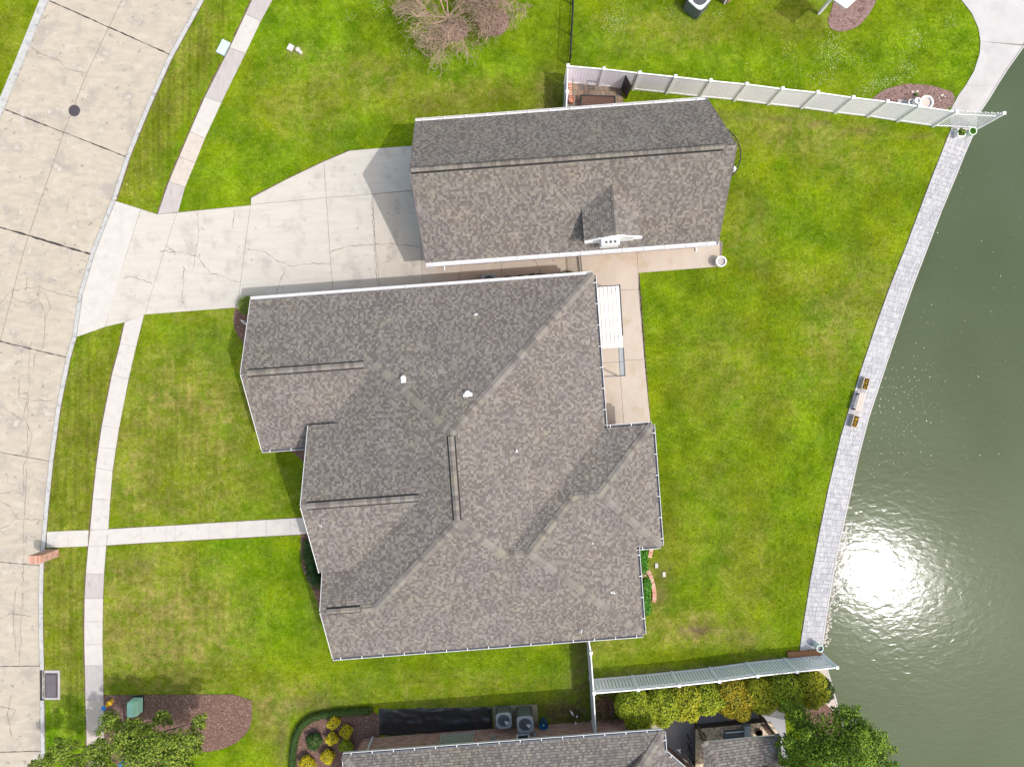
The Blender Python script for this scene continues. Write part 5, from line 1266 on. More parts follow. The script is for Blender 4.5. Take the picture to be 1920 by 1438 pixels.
t = root('vinyl_fence', 'short white vinyl fence return between the garage wall and the long fence corner', 'fence', W_[0] + Vector((0, -.3, 0)), 'white fences')
a = W_[0] + Vector((-.02, -.12, 0)); mid = top(1063.5, 172, FH); b_ = top(1061.5, 222, FH)
fence_panel_solid(t, a, mid, .05, FH - .06, M['fencewhite']); fence_panel_solid(t, mid, b_, .05, FH - .06, M['fencewhite']); post(t, mid, FH); post(t, b_, FH)
# slatted fence to the south
FH2 = 1.66
pts = [(1114, 1300), (1197, 1293), (1273.5, 1285.5), (1349, 1277.5), (1420.6, 1267.5), (1495, 1259.5), (1569.8, 1251.5)]
S_ = [top(*p, FH2) for p in pts]
M['fenceblue'] = mat('fence_pale_blue', (0.83, 0.88, 0.98), .5, .05, .8, spec=.4)
t = root('slatted_fence', 'pale slatted fence with a lattice top running above the tall hedge to the lake', 'fence', S_[0], 'white fences')
for a, b_ in zip(S_[:-1], S_[1:]):
    d = b_ - a; L = d.length; d.normalize(); nb_ = 13; pb = MB(); wv_ = L / nb_; bk = MB()
    for i in range(nb_):
        z = Vector((0, 0, .68)); pb.beam(a + d * (i * wv_ + .017) + z, a + d * ((i + 1) * wv_ - .017) + z, .025, 1.24)
    pb.build('slat_panel', M['fenceblue'], t, kind='stuff')
    for z_, hh_, ww_ in ((.06, .1, .06), (1.32, .07, .05), (FH2 - .05, .08, .06)): r_ = MB(); r_.beam(a + Vector((0, 0, z_)), b_ + Vector((0, 0, z_)), ww_, hh_); r_.build('rail', M['white'], t)
    lt = MB(); n2 = 26
    for i in range(n2):
        p = a + d * (L * i / n2); q = a + d * min(L, L * (i + 2) / n2); q0 = a + d * max(0, L * (i - 1) / n2)
        lt.beam(p + Vector((0, 0, 1.36)), q + Vector((0, 0, FH2 - .09)), .012, .030); lt.beam(q + Vector((0, 0, 1.36)), p + Vector((0, 0, FH2 - .09)), .012, .030)
    lt.build('lattice', M['fenceblue'], t, kind='stuff')
for p in S_: post(t, p, FH2, .13, M['fenceblue'])
# white fence running south between the plots
t = root('vinyl_fence', 'white vinyl fence between the house and the neighbour wall beside the brown soil', 'fence', top(1103, 1198, 1.85), 'white fences')
q = [top(*p, 1.85) for p in [(1101, 1180), (1108, 1224), (1113.5, 1299), (1118.5, 1385)]]
for a, b_ in zip(q[:-1], q[1:]): fence_panel_solid(t, a, b_, .05, 1.8, M['fencewhite'])
for p in q[1:]: post(t, p, 1.85, .13)
# thin black wire fence at the top
a = P(1067, 122); b_ = P(1076, -60); t = root('wire_fence', 'thin black metal fence dividing the north lawns at the top edge', 'fence', a)
d = (b_ - a); r_ = MB()
r_.beam(a + Vector((0, 0, 1.15)), b_ + Vector((0, 0, 1.15)), .045, .04); r_.build('rail', M['black'], t); r_ = MB(); r_.beam(a + Vector((0, 0, .15)), b_ + Vector((0, 0, .15)), .03, .03); r_.build('rail', M['black'], t)
for i in range(0, 45): r_ = MB() if i == 0 else r_; r_.box(a + d * i / 44 + Vector((0, 0, .6)), (.018, .018, 1.15))
r_.build('pickets', M['black'], t, kind='stuff')
for i in range(4): r_ = MB(); r_.box(a + d * i / 3.2 + Vector((0, 0, .62)), (.06, .06, 1.24)); r_.build('post', M['black'], t)
# iron gate between garage and house
a = P(1083, 480); b_ = P(1087, 520); t = root('iron_gate', 'black iron gate closing the passage between garage and house', 'gate', a); d = b_ - a
for z in (.12, 1.25): r_ = MB(); r_.beam(a + Vector((0, 0, z)), b_ + Vector((0, 0, z)), .035, .035); r_.build('rail', M['black'], t)
for i in range(11): r_ = MB(); r_.box(a + d * i / 10 + Vector((0, 0, .7)), (.02, .02, 1.3)); r_.build('picket', M['black'], t)
for i in (0, 10): r_ = MB(); r_.box(a + d * i / 10 + Vector((0, 0, .72)), (.07, .07, 1.44)); r_.build('post', M['black'], t)

# ------------------------------------------------------------------ air conditioners
RZ = math.atan2(UE.y, UE.x)
def ac_unit(label, c, s, hgt, rz=RZ, mt='grey', sd='dgrey', group='air conditioning units'):
    t = root('air_conditioner', label, 'air conditioner', (c.x, c.y, 0), group); R_ = Matrix.Rotation(rz, 3, 'Z'); z0 = c.z
    b_ = bmesh.new(); bmesh.ops.create_cube(b_, size=1); bmesh.ops.scale(b_, vec=(s, s, hgt - .06), verts=b_.verts)
    bmesh.ops.bevel(b_, geom=[e for e in b_.edges if abs(e.verts[0].co.z - e.verts[1].co.z) > .1], offset=.07, segments=3, affect='EDGES')
    bmesh.ops.rotate(b_, verts=b_.verts, matrix=R_); bmesh.ops.translate(b_, vec=Vector((c.x, c.y, z0 + (hgt - .06) / 2)), verts=b_.verts)
    me = bpy.data.meshes.new('casing'); b_.to_mesh(me); b_.free(); me.materials.append(M[sd]); link('casing', me, t)
    lv = MB()
    for side in range(4):
        Q = Matrix.Rotation(rz + side * math.pi / 2, 3, 'Z')
        for k in range(-4, 5): lv.box(Vector((c.x, c.y, z0 + hgt * .47)) + Q @ Vector((s / 2 + .008, k * s * .088, 0)), (.02, .022, hgt * .78), M=Q)
    lv.build('louvres', M['grey'], t)
    # top shroud with round opening
    ro = s * .40; seg = 32; tp = MB(); zt = z0 + hgt; vo = []; vi = []; vo2 = []; vi2 = []
    for k in range(seg):
        a = 2 * math.pi * k / seg; ca, sa = math.cos(a), math.sin(a); m_ = (abs(ca) ** 5 + abs(sa) ** 5) ** (1 / 5)
        o = R_ @ Vector((ca / m_ * s * .515, sa / m_ * s * .515, 0)); i_ = Vector((ca * ro, sa * ro, 0))
        vo.append(Vector((c.x, c.y, zt)) + o); vi.append(Vector((c.x, c.y, zt)) + i_); vo2.append(Vector((c.x, c.y, zt - .08)) + o); vi2.append(Vector((c.x, c.y, zt - .14)) + i_)
    tp.add(vo + vi + vo2 + vi2, [(k, (k + 1) % seg, seg + (k + 1) % seg, seg + k) for k in range(seg)] + [(2 * seg + k, 2 * seg + (k + 1) % seg, (k + 1) % seg, k) for k in range(seg)] + [(seg + k, seg + (k + 1) % seg, 3 * seg + (k + 1) % seg, 3 * seg + k) for k in range(seg)])
    tp.build('top_shroud', M[mt], t)
    dk = MB(); dk.lathe((c.x, c.y, zt - .15), [(ro * 1.0, 0), (ro, .008)], 24, closed_top=True); dk.build('fan_well', M['black'], t)
    for k in range(3):
        a0 = k * 2.094 + s * 7; bl_ = MB(); pts_ = [Vector((math.cos(a0 + q_) * r_, math.sin(a0 + q_) * r_, 0)) for r_, q_ in ((.06, -.3), (ro * .9, -.42), (ro * .95, 0), (ro * .9, .42), (.06, .3))]
        bl_.prism([(c.x + p.x, c.y + p.y) for p in pts_], zt - .05, zt - .04); bl_.build('fan_blade', M['silver'] if k == 0 else M['dgrey'], t)
    hb = MB(); hb.lathe((c.x, c.y, zt - .12), [(.08, 0), (.08, .05)], 12, closed_top=True); hb.build('hub', M['dgrey'], t)
    gr = MB()
    for k in range(3):
        rr = ro * (k + 1) / 3.3; gr.tube([Vector((c.x + rr * math.cos(a), c.y + rr * math.sin(a), zt - .01)) for a in [i * math.pi / 10 for i in range(21)]], .0022, 3, cap=False)
    for k in range(8): a = k * math.pi / 4; gr.beam(Vector((c.x, c.y, zt - .01)), Vector((c.x + ro * math.cos(a), c.y + ro * math.sin(a), zt - .01)), .006, .006)
    gr.build('grille', M['dgrey'], t)
padp = [P2(*p) for p in [(923.5, 1323.5), (1007, 1319), (1010, 1358), (926, 1363)]]
mb = MB(); mb.prism(padp, -.02, .1); tag(mb.build('equipment_pad', mat('mossy_pad', (0.26, 0.23, 0.15), .95, .2, 5)), 'mossy concrete pad carrying the two neighbour air conditioners', 'pad')
ac_unit('shorter square grey air conditioner next to the black tarp', Vector((*top(944.5, 1350, .85)[:2], .1)), .80, .80)
ac_unit('taller grey air conditioner on the pad beside the blue bowl', Vector((*top(984.7, 1357, 1.2)[:2], .1)), .84, 1.15)
ac_unit('pale square air conditioner half hidden by the house eave in the passage', Vector((*top(917, 528, .8)[:2], .03)), .80, .78)
ac_unit('dark air conditioner cut by the top edge on the north lawn', Vector((*top(1312, -4, .95)[:2], .0)), 1.0, .95, rz=math.radians(-42), mt='silver')
c = P(1077, 1336); t = root('garden_ornament', 'round dark wire plant stand with white petals on the brown soil', 'ornament', c)
g = MB()
for rr, z in ((.26, .5), (.22, .25)): g.tube([c + Vector((rr * math.cos(a), rr * math.sin(a), z)) for a in [i * math.pi / 12 for i in range(25)]], .012, 5, cap=False)
for k in range(4): a = k * 1.571; g.tube([c + Vector((.26 * math.cos(a), .26 * math.sin(a), .5)), c + Vector((.18 * math.cos(a), .18 * math.sin(a), 0))], .01, 5)
g.beam(c + Vector((-.26, 0, .5)), c + Vector((.26, 0, .5)), .015, .015); g.beam(c + Vector((0, -.26, .5)), c + Vector((0, .26, .5)), .015, .015); g.build('frame', M['black'], t)
for a, b_, w_ in (((-.3, .42), (-.05, .08), .09), ((.04, 0), (.14, .16), .08), ((.0, -.16), (.04, -.42), .09)):
    g = MB(); p = c + Vector((*a, .54)); q = c + Vector((*b_, .54)); dd = (q - p); nn_ = Vector((-dd.y, dd.x, 0)).normalized() * w_ / 2
    g.prism([(p.x, p.y), ((p + dd * .4 + nn_).x, (p + dd * .4 + nn_).y), (q.x, q.y), ((p + dd * .5 - nn_).x, (p + dd * .5 - nn_).y)], .53, .55); g.build('petal', M['white'], t)
c = P(1018.5, 1349.5); t = root('bowl', 'blue plastic pot with a lime ball inside standing by the air conditioner pad', 'bowl', c)
g = MB(); g.lathe(c, [(.15, 0), (.23, .55), (.24, .58), (.22, .56), (.16, .40), (0.01, .38)], 24); g.build('bowl_shell', M['dblue'], t)
g = MB(); ball(g, c + Vector((0, -.05, .44)), (.045, .045, .045), 2); g.build('ball', M['lime'], t)
# tarp: rumpled sheet
g = MB(); nx, ny = 60, 14; vs = []
cs = [P(710, 1329), P(922, 1324.5), P(923, 1368), P(711, 1379)]
import mathutils.noise as mnoise
for j in range(ny + 1):
    for i in range(nx + 1):
        a = cs[0].lerp(cs[1], i / nx); b_ = cs[3].lerp(cs[2], i / nx); p = a.lerp(b_, j / ny)
        e = min(i, nx - i, (j * 2), (ny - j) * 2)
        hh_ = .045 + .07 * mnoise.noise(Vector((p.x * .8, p.y * 2.6, 3))) + .05 * mnoise.noise(Vector((p.x * 2.5 + p.y, p.y * 4, 8)))
        if e == 0: hh_ = .012; p = p + Vector((0, mnoise.noise(Vector((p.x * 1.5, 0, 5))) * .06, 0))
        vs.append(Vector((p.x, p.y, max(.012, hh_))))
g.add(vs, [(j * (nx + 1) + i, (j + 1) * (nx + 1) + i, (j + 1) * (nx + 1) + i + 1, j * (nx + 1) + i + 1) for j in range(ny) for i in range(nx)])
o = g.build('tarp', M['tarp'], smooth=True); tag(o, 'long rumpled black tarp lying along the neighbour brick wall', 'tarp')

# ------------------------------------------------------------------ mailbox pillar
c = P(100, 1036); t = root('mailbox_pillar', 'red brick mailbox pillar leaning into view at the kerb beside the front walk', 'mailbox', c)
BW, BD, BHt = .62, .40, 1.45
def box_at(mb, dx, dy, z, sx, sy, sz, mi=0): mb.box(c + Vector((dx, dy, z)), (sx, sy, sz), mi=mi)
g = MB(); box_at(g, 0, 0, BHt / 2 - .05, BW - .03, BD - .03, BHt - .1); g.build('core', M['mortar'], t)
r = 0; z = .04; bo = []
while z < BHt - .12:
    for side in range(4):
        Ls = BW if side % 2 == 0 else BD; off = (BD if side % 2 == 0 else BW) / 2 - .022; s = -Ls / 2 + (0 if r % 2 else -.105)
        while s < Ls / 2:
            a_ = max(s, -Ls / 2); e_ = min(s + .2, Ls / 2)
            if e_ - a_ > .03:
                g = MB(); q = [(0, -1), (1, 0), (0, 1), (-1, 0)][side]; m_ = (a_ + e_) / 2
                if q[0] == 0: g.box(c + Vector((m_, q[1] * off, z)), (e_ - a_, .05, .062))
                else: g.box(c + Vector((q[0] * off, m_, z)), (.05, e_ - a_, .062))
                g.build('brick', random.choice(M['brick']), t)
            s += .21
    z += .075; r += 1
g = MB(); x = -BW / 2
while x < BW / 2 - .02:   # soldier course cap with bevelled ends
    w_ = .088; e_ = min(x + w_, BW / 2 + .02); sh = .06 if abs((x + e_) / 2) > BW * .33 else 0
    g = MB(); g.box(c + Vector(((x + e_) / 2, 0, BHt - .03 - sh * .8)), (e_ - x - .008, BD + .03, .09)); g.build('cap_brick', random.choice(M['brick'][:2]), t); x += w_
g = MB(); g.box(c + Vector((-.31, 0, 1.1)), (.03, .22, .2)); g.build('mailbox_door', M['black'], t)

# ------------------------------------------------------------------ street and utility items
c = P(139.5, 208, ZR); t = root('manhole_cover', 'round dark manhole cover in the upper part of the street', 'manhole cover', c)
g = MB(); g.lathe(c + Vector((0, 0, 0)), [(.31, 0), (.31, .018)], 36, closed_top=True); g.build('rim', M['iron'], t)
g = MB(); g.lathe(c + Vector((0, 0, .018)), [(.27, 0), (.27, .006)], 36, closed_top=True)
for i in range(-4, 5):
    for j in range(-4, 5):
        if i * i + j * j < 18: g.box(c + Vector((i * .052, j * .052, .027)), (.03, .03, .008))
g.build('lid', M['iron'], t)
p0 = [(84, 1256), (113, 1256), (113, 1311), (84, 1311)]
c = P(98, 1283); t = root('storm_drain', 'rectangular storm drain inlet with dark cover at the lower kerb', 'drain', c)
g = MB(); g.prism([P2(*p) for p in p0], -.1, .03); g.build('surround', M['walk1'], t)
g = MB(); g.prism([P2(*p) for p in [(85, 1261), (109, 1261), (109, 1307), (85, 1307)]], .03, .036); g.build('recess', M['iron'], t)
g = MB(); g.prism([P2(*p) for p in [(88, 1264), (106, 1264), (106, 1305), (88, 1305)]], .036, .06); g.build('cover', M['slate'], t)
g = MB(); g.prism([P2(*p, 0) for p in [(78, 1257), (84, 1257), (84, 1311), (78, 1311)]], -.25, -.06); g.build('throat', M['kerb'], t)
c = P(420, 91); t = root('utility_box', 'pale aqua rectangular utility box lid beside the upper sidewalk', 'utility box', c)
R_ = Matrix.Rotation(math.radians(-27), 3, 'Z')
g = MB(); g.box(c + Vector((0, 0, .04)), (.50, .80, .1), M=R_); g.build('collar', M['grey'], t)
g = MB(); g.box(c + Vector((0, 0, .10)), (.45, .74, .03), M=R_); g.build('lid', M['aqua'], t)
c = P(545.5, 91); g = MB(); g.box(c + Vector((0, 0, .04)), (.3, .34, .12), rz=-.5); o = g.build('meter_hatch', mat('grey_cap', (0.50, 0.47, 0.47), .8, .1, 8)); tag(o, 'small grey square utility cap on the north lawn', 'utility cap', 'utility caps on the north lawn')
c = P(561, 97); t = root('cleanout', 'pair of white round sewer cleanout caps on the north lawn', 'cleanout', c, 'utility caps on the north lawn')
for dx, dy, r in ((-.05, .06, .13), (.1, -.09, .1)): g = MB(); g.lathe(c + Vector((dx, dy, 0)), [(r, 0), (r, .12), (r * .6, .15)], 14, closed_top=True); g.build('cap', M['walk2'], t)
# transformer
c = P(259, 1317); t = root('transformer', 'mint green pad mounted transformer box in the corner mulch bed', 'transformer', c)
R_ = Matrix.Rotation(math.radians(0), 3, 'Z')
g = MB(); g.prism([P2(*p) for p in [(250, 1303), (271, 1302), (271, 1333), (250, 1333)]], 0, .07); g.build('base', M['black'], t)
q0 = P(252, 1306); q1 = P(269, 1332); x0, x1, y1_, y0_ = q0.x, q1.x, q0.y, q1.y; zt = .72
prof = [(x0, .07), (x1, .07), (x1 - .02, .5), (x1 - .12, zt), (x0 + .02, zt), (x0, zt - .04)]
g = MB(); n_ = len(prof)
g.add([(x, y1_, z) for x, z in prof] + [(x, y0_, z) for x, z in prof], [tuple(range(n_)), tuple(range(n_, 2 * n_))[::-1]] + [(i, n_ + i, n_ + (i + 1) % n_, (i + 1) % n_) for i in range(n_)]); g.build('cabinet', M['green_box'], t)
g = MB(); g.box(((x0 + x1) / 2 - .05, (y0_ + y1_) / 2, zt + .015), (x1 - x0 - .16, y1_ - y0_ - .1, .03)); g.build('lid', M['green_box'], t)
g = MB(); g.box(((x0 + x1) / 2, y1_ + .012, .38), (x1 - x0 - .12, .02, .45)); g.build('door', M['green_box'], t)
# hydrant with blue bonnet, yellow valve cap
c = P(206, 1318); t = root('hydrant', 'fire hydrant with a bright blue bonnet beside the lower sidewalk', 'hydrant', c)
g = MB(); g.lathe(c, [(.13, 0), (.13, .04), (.085, .05), (.085, .5), (.11, .52)], 14, closed_top=True); g.tube([c + Vector((-.02, 0, .35)), c + Vector((.17, .12, .35))], .06, 10); g.build('barrel', M['yellow'], t)
g = MB(); g.lathe(c + Vector((0, 0, .52)), [(.125, 0), (.13, .03), (.10, .10), (.05, .13), (.03, .17)], 16, closed_top=True); g.build('bonnet', M['blue'], t)
c = P(211, 1312.5); t = root('valve_post', 'small yellow capped valve post just behind the blue hydrant', 'valve post', c)
g = MB(); g.lathe(c, [(.10, 0), (.10, .3)], 12, closed_top=True); g.build('pipe', M['yellow'], t); g = MB(); g.lathe(c + Vector((.0, 0, .3)), [(.12, 0), (.12, .05), (.05, .08)], 12, closed_top=True); g.build('cap', M['yellow'], t)
c = P(236, 1425); g = MB(); g.lathe(c + Vector((0, 0, 0)), [(.12, 0), (.14, .5), (.1, .55)], 14, closed_top=True); tag(g.build('blue_marker', M['blue']), 'blue round marker post under the corner tree at the bottom edge', 'marker')

# ------------------------------------------------------------------ lake path furniture
def trough(label, px, py, ang):
    hgt = .30; q = top(px, py, hgt); t = root('flower_trough', label, 'planter', q, 'flower troughs by the bench'); R_ = Matrix.Rotation(ang, 3, 'Z'); L, Wd = .62, .30
    for dx, dy, sx, sy in ((0, Wd / 2, L, .03), (0, -Wd / 2, L, .03), (L / 2, 0, .03, Wd + .03), (-L / 2, 0, .03, Wd + .03)):
        g = MB(); g.box(q + R_ @ Vector((dx, dy, hgt / 2 + .04)), (sx, sy, hgt), M=R_); g.build('side_board', M['palewood'], t)
    g = MB(); g.box(q + Vector((0, 0, hgt - .06)), (L - .03, Wd - .03, .05), M=R_); g.build('soil', M['soilm'], t)
    leaf_cloud('flowers', [(q + R_ @ Vector((x, random.uniform(-.04, .04), hgt + .02)), (.10, .10, .07)) for x in (-.22, -.08, .08, .22)], 330, .030, M['flower_o'], t)
    leaf_cloud('leaves', [(q + R_ @ Vector((x, 0, hgt)), (.13, .12, .05)) for x in (-.2, 0, .2)], 500, .03, M['leaf_dark'], t)
DB = math.radians(75)
trough('wooden trough of orange flowers above the bench on the lake path', 1623, 719.5, DB); trough('wooden trough of orange flowers below the bench on the lake path', 1603.5, 790, DB)
q = top(1613.5, 754.5, .45); t = root('bench', 'pale wooden backless bench between the two flower troughs on the lake path', 'bench', q); R_ = Matrix.Rotation(DB, 3, 'Z')
for k in (-1, 0, 1): g = MB(); g.box(q + R_ @ Vector((0, k * .115, .45)), (1.0, .105, .04), M=R_); g.build('seat_plank', M['palewood'], t)
for k in (-1, 1):
    for j in (-1, 1): g = MB(); g.box(q + R_ @ Vector((k * .42, j * .12, .235)), (.06, .06, .39), M=R_); g.build('leg', M['black'], t)
    g = MB(); g.beam(q + R_ @ Vector((k * .42, -.15, .41)), q + R_ @ Vector((k * .42, .15, .41)), .05, .03); g.build('bearer', M['black'], t)
# pots
def pot(name, label, px, py, r, hgt, m, cat='pot', inner=None, plant=None, group=None, base=0.03):
    q = top(px, py, hgt); q.z = base; t = root(name, label, cat, q, group)
    g = MB(); g.lathe(q, [(r * .72, 0), (r * .97, hgt * .8), (r, hgt), (r * .98, hgt + .02), (r * .78, hgt + .02), (r * .76, hgt - .08)], 28); g.build('body', m, t, smooth=False)
    g = MB(); g.lathe(q + Vector((0, 0, hgt - .1)), [(r * .78, 0), (r * .78, .01)], 24, closed_top=True); g.build('soil', inner or M['soilm'], t)
    if plant: leaf_cloud('plant', [(q + Vector((0, 0, hgt - .02)), (r * .7, r * .7, r * .35))], 900, .035, plant, t)
    return t
pot('planter_pot', 'white round pot at the lower right corner of the garage patio', 1352, 490.5, .29, .5, M['white'], inner=M['walk1'])
pot('terracotta_pot', 'terracotta pot in the corner of the fenced flagstone court', 1072, 187, .17, .4, M['terracotta'], inner=M['terracotta'])
pot('planter_pot', 'dark pot with pale aqua rim at the lower end of the lake path', 1537, 1215, .19, .55, mat('aqua_rim', (0.55, 0.70, 0.66), .5, .05, 5), inner=M['black'])
pot('planter_pot', 'bright green round pot under the fence end by the water', 1823.5, 246.5, .22, .5, mat('green_pot', (0.55, 0.66, 0.55), .5, .05, 5), inner=M['leaf_vivid'], plant=M['leaf_vivid'])
q = top(1802.5, 249, .35); t = root('square_planter', 'square white planter of yellow green foliage beside the fence end', 'planter', q)
g = MB()
for dx, dy, sx, sy in ((0, .19, .42, .035), (0, -.19, .42, .035), (.19, 0, .035, .345), (-.19, 0, .035, .345)): g.box(q + Vector((dx, dy, .2)), (sx, sy, .36))
g.build('box', M['white'], t); leaf_cloud('plant', [(q + Vector((0, .02, .38)), (.2, .2, .12))], 500, .05, M['leaf_b'], t)
g = MB(); a = P(1475, 1225); b_ = P(1537, 1221); g.beam(a + Vector((0, 0, .09)), b_ + Vector((0, 0, .09)), .28, .18); tag(g.build('timber', M['wood']), 'brown timber sleeper between the slatted fence and the lower end of the lake path', 'timber')
# white urns and stones in the fenced bed
q = top(1737, 192.5, .5)
pot('urn', 'big white ruffled planter with a tan centre in the bed behind the fence', 1737, 192.5, .37, .5, M['white'], 'urn', inner=M['palewood'], group='white urns in the fence bed')
pot('urn', 'middle white urn touching the big ruffled planter', 1720, 189.5, .17, .6, M['white'], 'urn', inner=M['silver'], group='white urns in the fence bed')
pot('urn', 'leftmost low white urn in the bed behind the fence', 1709, 193, .19, .4, M['white'], 'urn', inner=M['walk2'], group='white urns in the fence bed')
g = MB(); g.box(P(1691, 191.5, .04), (.5, .2, .08), rz=-.1); tag(g.build('stone_slab', M['walk1']), 'grey stone slab left of the white urns in the fence bed', 'slab')
SG = 'pale stones in the fence bed'
for i, (px, py, r, lb) in enumerate([(1711, 173, .10, 'pale stone at the top left of the fence bed'), (1719, 172, .09, 'pale stone beside the green tuft in the fence bed'), (1766, 179, .10, 'largest pale stone on the right of the fence bed'), (1760, 184, .06, 'small pale stone left of the right hand group'), (1762, 189, .06, 'lowest small pale stone in the fence bed'), (1771, 182, .06, 'rightmost small pale stone in the fence bed')]):
    g = MB(); ball(g, P(px, py, .05), (r, r * .75, .06), 2, .12); tag(g.build('stone', M['palewood']), lb, 'stone', SG)
shrub('green_tuft', 'small green tuft between the pale stones of the fence bed', 1718, 177, 4, .2, M['leaf_vivid'], dens=600, size=.03, lump=0)
# real estate sign style small white frame in the bed by the boxwood
a = P(453, 602, .25); g = MB()
fr = [P(451.5, 600, .3), P(456.5, 602, .35), P(463, 608.5, .2), P(457.5, 607.5, .15)]
for i in range(4): g.beam(fr[i], fr[(i + 1) % 4], .03, .03)
t = root('lawn_sign', 'small tilted white sign frame on the mulch below the boxwood', 'sign', P(457, 606)); g.build('frame', M['white'], t)
g = MB(); g.tube([P(457, 606), P(456, 604, .25)], .012, 6); g.build('stake', M['white'], t)

# ------------------------------------------------------------------ patio awning
AH = 2.5
M['awn'] = mat('awning_metal', (0.60, 0.61, 0.62), .5, .06, 2, spec=.3, stretch=(0, 3, .6))
A4 = [P(*p, AH) for p in [(1116, 538), (1162, 535), (1169, 651), (1124, 654)]]
t = root('patio_awning', 'white corrugated metal patio awning against the east wall of the house', 'awning', (A4[0] + A4[2]) / 2 - Vector((0, 0, AH)))
nr = 6
for i in range(nr):
    a = A4[0].lerp(A4[1], i / nr); b_ = A4[0].lerp(A4[1], (i + 1) / nr); c = A4[3].lerp(A4[2], (i + 1) / nr); d = A4[3].lerp(A4[2], i / nr)
    dx = (b_ - a).normalized(); g = MB(); pr = [(0.0, .05), (.012, .05), (.022, .0), (1, 0)]
    W2 = (b_ - a).length - .03
    top_ = [a + dx * (x if x < 1 else W2) + Vector((0, 0, z)) for x, z in pr]; bot_ = [d + dx * (x if x < 1 else W2) + Vector((0, 0, z)) for x, z in pr]
    g.add(top_ + bot_, [(k, 4 + k, 5 + k, k + 1) for k in range(3)] ); g.add([v - Vector((0, 0, .012)) for v in top_ + bot_], [(k, k + 1, 5 + k, 4 + k) for k in range(3)]); g.build('roof_panel', M['awn'], t)
for a, b_ in ((A4[0], A4[1]), (A4[1], A4[1].lerp(A4[2], .8))): g = MB(); g.beam(a + Vector((0, 0, -.02)), b_ + Vector((0, 0, -.02)), .045, .1); g.build('edge_beam', M['black'], t)
for p in (A4[1], A4[1].lerp(A4[2], .8)): g = MB(); g.box(Vector((p.x, p.y, AH / 2)), (.06, .06, AH)); g.build('post', M['black'], t)
B4 = [P(*p, 2.45) for p in [(1127, 655), (1169, 652), (1172, 704), (1131, 706)]]
t = root('awning_frame', 'bare metal awning frame with one clear grey strip below the white awning', 'frame', (B4[0] + B4[2]) / 2 - Vector((0, 0, 2.45)))
for a, b_, w_ in ((B4[3], B4[2], .05), (B4[1], B4[2], .04)): g = MB(); g.beam(a, b_, w_, .05); g.build('beam', M['dgrey'], t)
g = MB(); s0 = B4[0].lerp(B4[1], .78); s1 = B4[3].lerp(B4[2], .78)
g.prism([(v.x, v.y) for v in (s0, B4[1], B4[2], s1)], 2.43, 2.445); g.build('clear_strip', mat('clear_grey', (0.27, 0.29, 0.30), .6, .05, 3), t)
g = MB(); g.beam(s0, s1, .03, .03); g.beam(B4[0].lerp(B4[3], .5) + Vector((0, 0, 0)), B4[1].lerp(B4[2], .5), .02, .02); g.build('beam', M['dgrey'], t)
g = MB(); g.box(Vector((B4[2].x, B4[2].y, 1.22)), (.06, .06, 2.45)); g.build('post', M['dgrey'], t)

# ------------------------------------------------------------------ flagstone court things
c = P(1118, 203); t = root('low_table', 'brown slatted low table with a black frame in the flagstone court', 'table', c)
T4 = [P(*p, .45) for p in [(1090, 179), (1153, 182), (1153, 215), (1089, 215)]]
for i in range(8):
    a = T4[0].lerp(T4[3], (i + .04) / 8); b_ = T4[1].lerp(T4[2], (i + .04) / 8); a2 = T4[0].lerp(T4[3], (i + .96) / 8); b2_ = T4[1].lerp(T4[2], (i + .96) / 8)
    g = MB(); g.prism([(v.x, v.y) for v in (a, b_, b2_, a2)], .42, .45); g.build('slat', M['brownwood'], t)
g = MB()
for i in range(4): g.beam(T4[i] + Vector((0, 0, .01)), T4[(i + 1) % 4] + Vector((0, 0, .01)), .06, .06)
g.build('frame', M['black'], t)
for p in T4: g = MB(); g.box(Vector((p.x, p.y, .23)), (.05, .05, .4)); g.build('leg', M['black'], t)
q = P(1107, 168, .02); t = root('garden_chair', 'black wire garden chair in the middle of the flagstone court', 'chair', q)
S4 = [P(*p, .45) for p in [(1099, 160), (1116, 161), (1112, 177), (1095, 176)]]
g = MB()
for i in range(5): g.beam(S4[0].lerp(S4[1], i / 4), S4[3].lerp(S4[2], i / 4), .016, .016)
for i in range(6): g.beam(S4[0].lerp(S4[3], i / 5), S4[1].lerp(S4[2], i / 5), .014, .014)
g.build('seat', M['black'], t)
for p in S4: g = MB(); g.tube([p, Vector((p.x, p.y, .03))], .012, 6); g.build('leg', M['black'], t)
g = MB(); bk = [S4[0] + Vector((0, .03, .42)), S4[1] + Vector((0, .03, .42))]
for i in range(5): g.beam(S4[0].lerp(S4[1], i / 4), bk[0].lerp(bk[1], i / 4), .014, .014)
g.beam(bk[0], bk[1], .02, .02); g.build('backrest', M['black'], t)
q = P(1163, 170); t = root('screen', 'dark open gate leaf standing at the right edge of the flagstone court', 'gate', q)
a = P(1163.5, 165); b_ = P(1174, 185); g = MB(); g.beam(a + Vector((0, 0, .8)), b_ + Vector((0, 0, .8)), .03, 1.5); g.build('panel', M['black'], t)
for p in (a, b_): g = MB(); g.box(p + Vector((0, 0, .8)), (.06, .06, 1.6)); g.build('post', M['palewood'] if p is a else M['black'], t)
c = P(1074, 158); t = root('dead_shrub', 'thin dry plant stem against the corner of the white fence', 'plant', c); g = MB()
g.tube([c, c + Vector((-.03, .02, .5)), c + Vector((.0, .05, 1.0))], [.018, .014, .008], 5); g.tube([c + Vector((-.03, .02, .5)), c + Vector((-.1, .05, .85))], [.01, .006], 5); g.tube([c + Vector((-.02, .03, .7)), c + Vector((.1, .05, 1.0))], [.01, .006], 5); g.build('stem', M['bark'], t)
